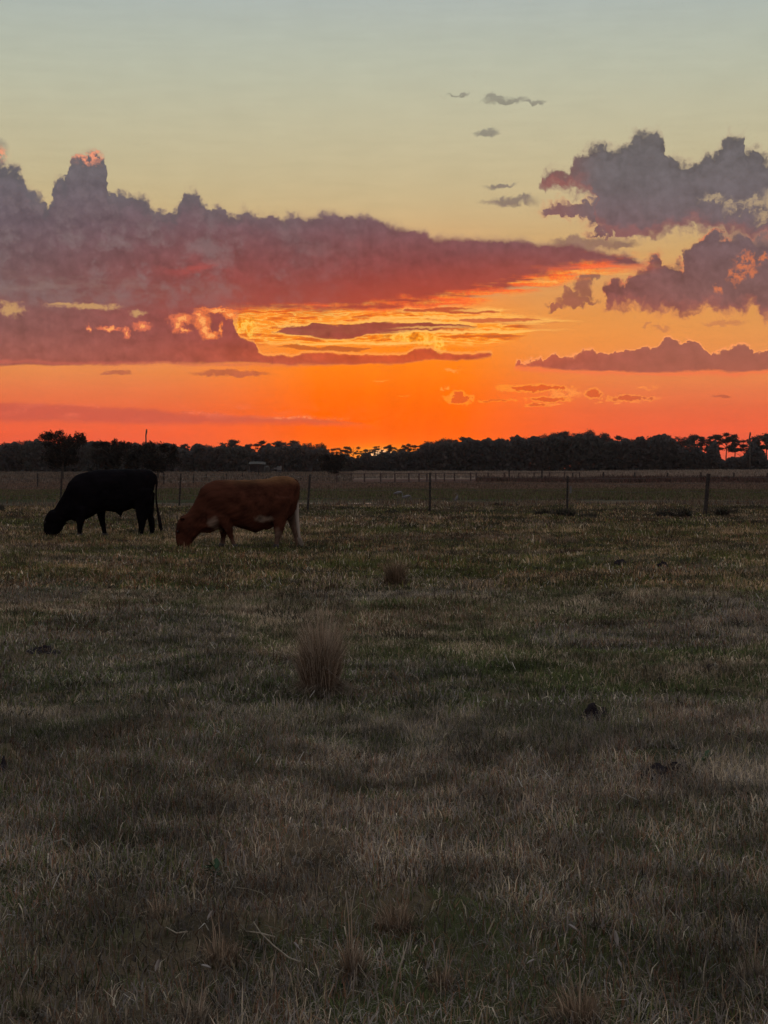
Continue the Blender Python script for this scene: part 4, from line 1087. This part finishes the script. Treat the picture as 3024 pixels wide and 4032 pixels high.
# ------------------------------------------------------------------ shed
def box(name, mat, parent, x0, x1, y0, y1, z0, z1):
    v = [(x, y, z) for z in (z0, z1) for y in (y0, y1) for x in (x0, x1)]
    f = [(0, 2, 3, 1), (4, 5, 7, 6), (0, 1, 5, 4), (2, 6, 7, 3), (0, 4, 6, 2), (1, 3, 7, 5)]
    o = link(name, mesh_py(name, v, f, mat), parent)
    bv = o.modifiers.new('edge', 'BEVEL'); bv.width = 0.02; bv.segments = 1
    return o
def build_shed():
    D = 330.0; k = D / F; X = lambda px: (px - 1512) * k; Z = lambda py: CAMH + (HOR - py) * k
    x0, x1 = X(972), X(1060); g0 = H((x0 + x1) / 2, D); rt = Z(1817) - g0; ev = Z(1829) - g0
    root = empty('farm_shed', ((x0 + x1) / 2, D, g0)); tag(root, 'low farm shed with dull straw coloured roof and open dark front under the trees', 'shed')
    w = (x1 - x0) / 2
    # curved metal roof built from separate sheets
    n = 8
    for i in range(n):
        a, b = -w * .78 + i * w * 1.5 / n, -w * .78 + (i + 1) * w * 1.5 / n - .015
        za = lambda x: rt - .10 * ((x + .05) / w) ** 2 - .25 * max(0, (x - .3 * w) / w)
        v, f = [], []
        for j in range(5):
            y = -1.6 + j * .85; dz = -abs(j - 2) * .26
            v += [(a, y, za(a) + dz), (b, y, za(b) + dz), (b, y, za(b) + dz - .04), (a, y, za(a) + dz - .04)]
        for j in range(4):
            q = j * 4
            for s_ in range(4): f.append((q + s_, q + (s_ + 1) % 4, q + 4 + (s_ + 1) % 4, q + 4 + s_))
        f += [(3, 2, 1, 0), (16, 17, 18, 19)]
        o = link('roof_sheet', mesh_py('roof_sheet', v, f, M_tin), root)
    tubes('brace', [([(-w * .75, -1.5, rt - .5), (-w * 1.0, -1.6, rt * .45), (-w * 1.35, -1.6, .25)], .07, .07, 6)], M_tin, root)
    for x in (-w * .72, -w * .05, w * .32):
        box('post', M_board, root, x - .08, x + .08, -1.5, -1.34, -.1, rt - .55)
        box('post', M_board, root, x - .08, x + .08, 1.3, 1.46, -.1, rt - .55)
    for i in range(9):
        xa = -w * .75 + i * w * 1.45 / 9
        box('board', M_board, root, xa, xa + w * 1.45 / 9 - .02, 1.5, 1.55, -.1, rt - .5)
    box('wall', M_board, root, -w * .80, -w * .76, -1.3, 1.5, -.1, rt - .5)
    # pale tank beside it
    t = empty('water_tank', (X(1055), D - 2.2, H(X(1055), D))); tag(t, 'dull whitish tank standing against the right end of the farm shed', 'tank')
    h = Z(1835) - g0
    v, f = [], []
    prof = [(.0, 0), (.55, 0), (.58, .1), (.58, h * .8), (.5, h * .93), (.2, h), (0, h)]
    for r_, z in prof:
        for s_ in range(16): v.append((math.cos(s_ / 16 * 6.283) * r_, math.sin(s_ / 16 * 6.283) * r_, z))
    for i in range(len(prof) - 1):
        for s_ in range(16): f.append((i * 16 + s_, i * 16 + (s_ + 1) % 16, i * 16 + 16 + (s_ + 1) % 16, i * 16 + 16 + s_))
    link('tank_body', mesh_py('tank_body', v, f, M_tin, True), t)
    tubes('lid', [([(0, 0, h - .02), (0, 0, h + .1)], .2, .18, 12)], M_board, t)
    # small pale trailer
    c = empty('trailer', (X(1100), D - 1.5, H(X(1100), D))); tag(c, 'small whitish trailer parked a little right of the farm shed', 'trailer')
    zb = max(.3, Z(1850) - g0)
    box('trailer_body', M_pale, c, -.35, .5, -.9, .9, zb, Z(1836) - g0)
    box('trailer_nose', M_pale, c, -1.0, -.352, -.7, .7, zb + .15, Z(1842) - g0)
    for x in (-.15, .3):
        tubes('wheel', [([(x, -.98, .3), (x, -.82, .3)], .3, .3, 14)], M_board, c)
    tubes('tow_bar', [([(-1.0, 0, zb + .2), (-1.7, 0, .35)], .05, .05, 6)], M_board, c)
build_shed()

# ------------------------------------------------------------------ animals
def loft(rings, seg=22, sq=2.3):
    """rings: (top x,z, bottom x,z, half width, y offset)"""
    V_, F_ = [], []
    for (tx, tz, bx, bz, w, yo) in rings:
        c = Vector(((tx + bx) / 2, yo, (tz + bz) / 2)); h = Vector(((tx - bx) / 2, 0, (tz - bz) / 2))
        for k in range(seg):
            a = k / seg * 6.2832; ca, sa = math.cos(a), math.sin(a)
            ca = math.copysign(abs(ca) ** (2 / sq), ca); sa = math.copysign(abs(sa) ** (2 / sq), sa)
            V_.append(c + h * ca + Vector((0, w * sa, 0)))
    n = len(rings)
    for i in range(n - 1):
        for k in range(seg): F_.append((i * seg + k, i * seg + (k + 1) % seg, (i + 1) * seg + (k + 1) % seg, (i + 1) * seg + k))
    F_.append(tuple(range(seg))[::-1]); F_.append(tuple(range((n - 1) * seg, n * seg)))
    return V_, F_
def leg_loft(pts, y0, y1, seg=14):
    """pts: (x centre, z, half depth along x, half width)"""
    n = len(pts)
    return loft([(x + hx, z, x - hx, z, hw, y0 + (y1 - y0) * i / (n - 1)) for i, (x, z, hx, hw) in enumerate(pts)], seg, 2.1)
def fuse(parts, voxel, name):
    V_, F_ = [], []
    for v, f in parts:
        b = len(V_); V_ += [tuple(q) for q in v]; F_ += [tuple(i + b for i in q) for q in f]
    me = bpy.data.meshes.new(name + '_src'); me.from_pydata(V_, [], F_)
    bm = bmesh.new(); bm.from_mesh(me); bmesh.ops.recalc_face_normals(bm, faces=bm.faces); bm.to_mesh(me); bm.free()
    o = bpy.data.objects.new(name + '_src', me); COL.objects.link(o)
    r = o.modifiers.new('r', 'REMESH'); r.mode = 'VOXEL'; r.voxel_size = voxel
    s_ = o.modifiers.new('s', 'SMOOTH'); s_.iterations = 6; s_.factor = .55
    dg = bpy.context.evaluated_depsgraph_get(); dg.update()
    out = bpy.data.meshes.new_from_object(o.evaluated_get(dg)); out.name = name
    bpy.data.objects.remove(o); bpy.data.meshes.remove(me)
    out.materials.clear(); out.materials.append(M_coat)
    out.polygons.foreach_set('use_smooth', np.ones(len(out.polygons), dtype=bool))
    return out
def fuzz_and_tint(me, fn, fuzz=0.004):
    n = len(me.vertices); co = np.empty(n * 3, np.float32); me.vertices.foreach_get('co', co); co = co.reshape(-1, 3)
    no = np.empty(n * 3, np.float32); me.vertices.foreach_get('normal', no); no = no.reshape(-1, 3)
    q = vnoise(co[:, 0] * 1 + co[:, 1] * 3, co[:, 2] * 1 + co[:, 1], .03, 71) + vnoise(co[:, 0] + co[:, 1], co[:, 2] - co[:, 1], .11, 72) * 1.6
    co2 = co + no * (q * fuzz * 2)[:, None]
    me.vertices.foreach_set('co', co2.astype(np.float32).ravel())
    a = me.attributes.new('tint', 'FLOAT_COLOR', 'POINT'); c = np.ones((n, 4), np.float32); c[:, :3] = fn(co) * (1 + q * .5)[:, None]
    a.data.foreach_set('color', c.ravel()); me.update()
def solid(me, col):
    n = len(me.vertices); a = me.attributes.new('tint', 'FLOAT_COLOR', 'POINT'); c = np.ones((n, 4), np.float32); c[:, :3] = col; a.data.foreach_set('color', c.ravel()); return me

def make_cow(name, label, origin_px, foot_py, zx, ppm_zoom, gz, zoom0, trunk, neck, head, legs, tail, ears, eye, coat, tailcol, extra=()):
    """all outlines are read off the side view and turned into metres"""
    q = at(origin_px, foot_py); base = q
    def m(x, z): return ((x - zx) / ppm_zoom, (gz - z) / ppm_zoom)
    def R(l): return [(*m(tx, tz), *m(bx, bz), w, y) for tx, tz, bx, bz, w, y in l]
    parts = [loft(R(trunk)), loft(R(neck)), loft(R(head), 18)]
    for y0, y1, pts in legs:
        parts.append(leg_loft([(*m(x, z), hx / ppm_zoom, hw) for x, z, hx, hw in pts], y0, y1))
    for e in extra: parts.append(loft(R(e), 12))
    me = fuse(parts, .017, 'body')
    fuzz_and_tint(me, coat)
    root = empty(name, base); tag(root, label, 'cow')
    link('body', me, root)
    # tail, bristling at the end
    tv, tf = [], []
    P_ = [(*m(x, z), r_) for x, z, r_ in tail]
    seg = 8
    for i, (x, z, r_) in enumerate(P_):
        for k in range(seg):
            a = k / seg * 6.2832; tv.append((x + math.cos(a) * r_, math.sin(a) * r_ * .9 , z))
    for i in range(len(P_) - 1):
        for k in range(seg): tf.append((i * seg + k, i * seg + (k + 1) % seg, (i + 1) * seg + (k + 1) % seg, (i + 1) * seg + k))
    tf.append(tuple(range(seg))); tf.append(tuple(range(len(tv) - seg, len(tv))))
    tm = mesh_py('tail', tv, tf, M_coat, True); n = len(tv)
    a = tm.attributes.new('tint', 'FLOAT_COLOR', 'POINT')
    for i in range(n):
        c = tailcol[0] if i // seg < len(P_) * .35 else tailcol[1]; a.data[i].color = (*c, 1)
    t = link('tail', tm, root); sub = t.modifiers.new('s', 'SUBSURF'); sub.levels = 1; sub.render_levels = 1
    # switch hair
    x, z, _ = P_[-3]; nh = 160
    hx = np.random.default_rng(5).normal(0, .02, nh); hy = np.random.default_rng(6).normal(0, .02, nh)
    L = abs(P_[-3][1] - P_[-1][1]) * 1.15
    bm_ = blade_mesh('switch_hair', x + hx, hy, np.full(nh, z), np.random.default_rng(7).uniform(.5, 1.0, nh) * L, np.full(nh, .006), np.zeros(nh), np.full(nh, .15), np.tile(tailcol[1], (nh, 1)), .2)
    co = np.empty(len(bm_.vertices) * 3, np.float32); bm_.vertices.foreach_get('co', co); co = co.reshape(-1, 3)
    co[:, 2] = 2 * z - co[:, 2]; co[:, 0] += (z - co[:, 2]) * (P_[-1][0] - P_[-3][0]) / max(.01, (P_[-3][1] - P_[-1][1])); bm_.vertices.foreach_set('co', co.ravel()); bm_.update()
    link('switch_hair', bm_, t)
    for (x, z, yo, dx, dz, dy, s_) in ears:
        X_, Z_ = m(x, z); A = Vector((X_, yo, Z_)); d = Vector((dx, dy, dz)).normalized(); u = d.cross(Vector((0.2, .3, 1))).normalized(); v = d.cross(u)
        vs_, fs = [A - d * .02], []
        prof = [(.0, .25), (.25, .8), (.5, 1), (.75, .7), (1.0, .08)]
        for f_, w_ in prof:
            for k in range(8):
                a_ = k / 8 * 6.2832; vs_.append(A + d * f_ * s_ + u * math.cos(a_) * w_ * s_ * .34 + v * math.sin(a_) * w_ * s_ * .10)
        for k in range(8): fs.append((0, 1 + k, 1 + (k + 1) % 8))
        for i in range(4):
            for k in range(8): fs.append((1 + i * 8 + k, 1 + i * 8 + (k + 1) % 8, 9 + i * 8 + (k + 1) % 8, 9 + i * 8 + k))
        fs.append(tuple(range(33, 41)))
        em = solid(mesh_py('ear', vs_, fs, M_coat, True), tuple(coat(np.array([[X_, yo, Z_]]))[0] * .9))
        link('ear', em, root)
    for sgn in (-1, 1):
        X_, Z_ = m(*eye[:2]); bm = bmesh.new(); bmesh.ops.create_uvsphere(bm, u_segments=12, v_segments=8, radius=.019)
        em = bpy.data.meshes.new('eye'); bm.to_mesh(em); bm.free(); em.materials.append(M_eye)
        e = link('eye', em, root); e.location = (X_, sgn * eye[2], Z_)
    for y0, y1, pts in legs:
        x, z, hx_, hw = pts[-1]; X_, Z_ = m(x, z); r_ = hx_ / ppm_zoom * 1.15
        hv, hf = loft([(X_ + r_ * .9, .075, X_ - r_ * .9, .085, hw * 1.05, y1), (X_ + r_, .04, X_ - r_ * 1.15, .045, hw * 1.15, y1), (X_ + r_ * 1.05, -.02, X_ - r_ * 1.35, -.02, hw * 1.25, y1)], 12)
        zo = H(base.x + X_, base.y + y1) - base.z
        hm = mesh_py('hoof', [(a, b, c + zo * 0) for a, b, c in hv], hf, M_hoof, True); link('hoof', hm, root)
    return root

# black cow: outline from the photograph (side view, facing left, head in the grass)
bt = [(1428, 262, 1424, 330, .05, 0), (1412, 224, 1392, 450, .15, 0), (1374, 196, 1358, 540, .22, 0), (1320, 184, 1310, 610, .26, 0), (1250, 185, 1240, 640, .28, 0), (1180, 181, 1176, 612, .30, 0), (1110, 179, 1108, 640, .32, 0), (1030, 179, 1030, 660, .33, 0),
      (950, 181, 950, 652, .33, 0), (870, 184, 870, 640, .32, 0), (800, 188, 800, 660, .30, 0), (730, 200, 722, 705, .28, 0), (660, 212, 650, 742, .26, 0), (600, 228, 590, 762, .24, 0), (545, 252, 545, 758, .21, 0), (505, 285, 520, 735, .17, 0)]
bn = [(600, 232, 640, 740, .20, 0), (520, 272, 575, 762, .18, 0), (462, 330, 530, 756, .165, 0), (428, 410, 498, 742, .15, 0), (392, 480, 468, 745, .14, 0), (352, 545, 440, 755, .13, 0), (322, 600, 425, 770, .12, 0)]
bh = [(345, 565, 440, 752, .11, 0), (300, 625, 432, 778, .125, 0), (252, 638, 424, 800, .13, 0), (214, 690, 408, 832, .12, 0), (190, 750, 380, 868, .105, 0), (186, 800, 350, 895, .09, 0), (188, 850, 325, 912, .08, 0), (205, 898, 300, 922, .07, 0)]
bl = [(-.17, -.15, [(640, 600, 78, .10), (622, 690, 62, .085), (612, 760, 44, .062), (606, 800, 34, .05), (604, 850, 27, .042), (602, 890, 26, .045), (600, 918, 28, .05)]),
      (.16, .15, [(800, 560, 80, .10), (806, 640, 60, .085), (812, 710, 46, .062), (822, 770, 36, .05), (838, 830, 27, .042), (848, 880, 26, .045), (852, 925, 30, .05)]),
      (-.17, -.14, [(1300, 400, 110, .12), (1296, 540, 98, .11), (1298, 640, 82, .09), (1290, 730, 58, .065), (1284, 800, 42, .05), (1276, 860, 30, .045), (1272, 915, 30, .05)]),
      (.17, .15, [(1318, 440, 88, .12), (1334, 580, 66, .10), (1350, 690, 44, .075), (1368, 760, 38, .055), (1374, 820, 34, .048), (1374, 870, 28, .045), (1376, 910, 30, .05)])]
btail = [(1414, 236, .034), (1436, 280, .034), (1438, 340, .026), (1432, 400, .022), (1430, 470, .020), (1434, 540, .022), (1444, 610, .026), (1456, 670, .034), (1466, 720, .042), (1474, 780, .044), (1480, 830, .030), (1484, 868, .008)]
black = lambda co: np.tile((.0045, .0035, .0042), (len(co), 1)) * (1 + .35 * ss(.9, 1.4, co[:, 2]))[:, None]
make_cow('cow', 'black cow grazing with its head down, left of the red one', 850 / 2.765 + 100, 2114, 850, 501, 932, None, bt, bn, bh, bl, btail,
         [(432, 772, -.10, 1, -.25, -.5, .11), (300, 640, .10, .2, .5, .9, .12)], (222, 765, .115), black, ((.012, .01, .011), (.014, .010, .010)),
         extra=[[(1000, 640, 1000, 668, .05, 0), (1035, 640, 1035, 700, .045, 0), (1062, 640, 1056, 690, .03, 0)], [(1018, 640, 1050, 640, .03, 0), (1026, 700, 1044, 700, .018, 0), (1034, 745, 1042, 745, .008, 0)]])

# red cow with pale patches, nearer
rt_ = [(1492, 330, 1488, 430, .06, 0), (1472, 268, 1462, 560, .16, 0), (1430, 230, 1420, 640, .23, 0), (1370, 212, 1362, 690, .27, 0), (1300, 208, 1296, 716, .29, 0), (1220, 214, 1216, 735, .30, 0), (1150, 238, 1148, 758, .33, 0), (1080, 243, 1070, 806, .36, 0),
       (1010, 247, 1010, 828, .37, 0), (940, 250, 936, 806, .37, 0), (860, 252, 860, 782, .36, 0), (780, 250, 780, 756, .34, 0), (700, 248, 700, 765, .31, 0), (630, 248, 630, 790, .28, 0), (570, 252, 560, 812, .25, 0), (500, 282, 490, 812, .20, 0), (450, 310, 470, 790, .16, 0)]
rn = [(560, 256, 590, 800, .20, 0), (470, 296, 520, 832, .17, 0), (412, 340, 470, 832, .155, 0), (375, 430, 440, 826, .145, 0), (335, 510, 420, 825, .135, 0), (290, 585, 400, 835, .125, 0), (245, 640, 385, 850, .12, 0)]
rh = [(262, 615, 400, 838, .115, 0), (205, 662, 385, 862, .125, 0), (166, 684, 366, 885, .13, 0), (146, 740, 345, 905, .12, 0), (140, 800, 325, 930, .11, 0), (140, 860, 312, 950, .095, 0), (146, 920, 305, 975, .085, 0), (160, 968, 290, 996, .075, 0)]
rl = [(-.19, -.16, [(680, 640, 90, .11), (705, 720, 72, .09), (728, 790, 48, .065), (744, 840, 34, .05), (762, 890, 26, .042), (782, 940, 25, .045), (798, 990, 28, .05)]),
      (.18, .16, [(640, 680, 80, .10), (648, 760, 62, .085), (654, 830, 42, .06), (650, 880, 30, .045), (644, 920, 26, .042), (640, 960, 26, .045), (636, 990, 28, .05)]),
      (-.19, -.16, [(1310, 440, 120, .13), (1300, 560, 108, .12), (1290, 660, 88, .10), (1282, 740, 66, .075), (1278, 810, 54, .058), (1262, 870, 38, .045), (1252, 930, 26, .045), (1246, 990, 28, .05)]),
      (.18, .16, [(1390, 480, 96, .13), (1400, 600, 66, .10), (1404, 690, 48, .08), (1420, 770, 38, .06), (1440, 840, 30, .048), (1456, 900, 26, .045), (1476, 950, 25, .045), (1492, 995, 28, .05)])]
rtail = [(1440, 240, .03), (1466, 268, .036), (1484, 320, .03), (1484, 390, .026), (1476, 460, .026), (1468, 520, .036), (1462, 580, .046), (1464, 640, .044), (1470, 710, .038), (1480, 790, .03), (1492, 880, .024), (1506, 950, .018), (1512, 1000, .006)]
def redcoat(co):
    x, y, z = co[:, 0] * 592 + 820, co[:, 1], 995 - co[:, 2] * 592
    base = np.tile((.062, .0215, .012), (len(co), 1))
    t = ss(330, 215, z) * ss(560, 900, x)  # sky light on the back, painted into the coat as a lighter brown
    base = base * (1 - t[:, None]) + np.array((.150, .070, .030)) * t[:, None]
    n = vnoise(x, z, 60, 81) * .5 + vnoise(x, z, 24, 82) * .3
    def patch(cx, cz, rx, rz): return np.clip(1.6 - np.sqrt(((x - cx) / rx) ** 2 + ((z - cz) / rz) ** 2) * 1.3 + n * 1.4, 0, 1)
    w = np.maximum.reduce([patch(1110, 672, 100, 40), patch(1270, 880, 60, 110) * .55, patch(560, 715, 70, 60) * 1.0, patch(610, 790, 50, 30), ss(860, 960, z) * (x > 560) * .5,
                           ((y > .02) & (z > 560) & (x > 1340)).astype(float) * .6 * ss(560, 640, z)])
    col = np.array((.24, .18, .13))
    k = (w * .75)[:, None]
    d = (np.exp(-((x - 170) / 22) ** 2 - ((z - 815) / 22) ** 2) * .8)[:, None]
    return (base * (1 - k) + col * k) * (1 - d)
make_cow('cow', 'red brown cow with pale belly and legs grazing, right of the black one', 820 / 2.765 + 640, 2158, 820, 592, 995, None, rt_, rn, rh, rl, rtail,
         [(205, 690, -.10, .5, .35, -.9, .15), (205, 680, .10, .1, .5, .9, .15)], (172, 812, .105), redcoat, ((.07, .026, .014), (.34, .29, .23)),
         extra=[[(1120, 760, 1120, 800, .09, 0), (1160, 740, 1170, 790, .10, 0), (1215, 720, 1215, 760, .09, 0)]])

# ------------------------------------------------------------------ wading birds at the ditch
M_bird = simple('pale_feather', (.13, .12, .12), (.20, .19, .19), 14, .8, .1)
def bird(label, px, base, s_, flip=1, up=False):
    p = at(px, base); root = empty('wading_bird', p); tag(root, label, 'bird', 'pale wading birds feeding by the ditch')
    f = flip * s_
    if not up:
        rg = [(-.24, .30, -.25, .29, .008, 0), (-.20, .335, -.20, .27, .03, 0), (-.12, .38, -.10, .25, .055, 0), (-.02, .41, -.01, .27, .065, 0), (.07, .41, .06, .30, .055, 0), (.13, .385, .10, .32, .035, 0), (.165, .34, .12, .31, .02, 0),
              (.18, .27, .145, .265, .016, 0), (.175, .20, .145, .20, .015, 0), (.175, .16, .14, .165, .02, 0), (.185, .125, .155, .125, .016, 0)]
        bill = [([(.172, 0, .13), (.19, 0, .07), (.185, 0, .02)], .008, .003, 5)]
    else:
        rg = [(-.10, .16, -.11, .14, .01, 0), (-.09, .22, -.04, .14, .04, 0), (-.05, .30, .03, .18, .055, 0), (-.01, .36, .05, .26, .045, 0), (.02, .39, .055, .33, .025, 0), (.0, .44, .03, .42, .016, 0), (-.03, .475, -.02, .44, .018, 0), (-.06, .46, -.05, .435, .014, 0)]
        bill = [([(-.055, 0, .45), (-.10, 0, .42), (-.13, 0, .37)], .008, .003, 5)]
    v, fc = loft([(a * f, b * s_, c * f, d * s_, w * s_, y) for a, b, c, d, w, y in rg], 12)
    o = link('body', mesh_py('body', v, fc, M_bird, True), root); o.modifiers.new('s', 'SUBSURF').render_levels = 1
    tubes('bill', [([(a * f, b * s_, c * s_) for a, b, c in q], r0 * s_, r1 * s_, n) for q, r0, r1, n in bill], M_bill, root)
    for k, dx in enumerate((-.035, .03)):
        tubes('leg', [([(dx * f, (k - .5) * .05 * s_, .28 * s_), ((dx + .02) * f, (k - .5) * .05 * s_, .14 * s_), (dx * f, (k - .5) * .05 * s_, -.02)], .007 * s_, .006 * s_, 5)], M_bill, root)
bird('pale bird stooping with its bill down, leftmost of the feeding birds', 1570, 1982, 1.05, 1)
bird('pale bird stooping with its bill down, right one of the close pair', 1604, 1984, .95, 1)
bird('pale bird with its neck curled, alone right of the middle fence post', 1799, 1986, 1.0, 1, True)

# ------------------------------------------------------------------ thin dusk haze over the whole field
def build_haze():
    m = bpy.data.materials.new('haze_air'); m.use_nodes = True; nt = m.node_tree; nt.nodes.clear()
    v = nt.nodes.new('ShaderNodeVolumePrincipled'); v.inputs['Color'].default_value = (.92, .92, .96, 1)
    v.inputs['Density'].default_value = 0.00007; v.inputs['Anisotropy'].default_value = 0.72
    o_ = nt.nodes.new('ShaderNodeOutputMaterial'); nt.links.new(v.outputs[0], o_.inputs['Volume'])
    X0, X1, Y0, Y1, Z0, Z1 = -2100, 2100, -400, 3400, -2.0, 17.0
    vs_ = [(x, y, z) for z in (Z0, Z1) for y in (Y0, Y1) for x in (X0, X1)]
    fs = [(0, 2, 3, 1), (4, 5, 7, 6), (0, 1, 5, 4), (2, 6, 7, 3), (0, 4, 6, 2), (1, 3, 7, 5)]
    o = link('haze', mesh_py('haze', vs_, fs, m)); tag(o, 'thin dusk haze hanging over the whole pasture and the far woods', kind='stuff')
    scene.cycles.volume_bounces = 0
build_haze()
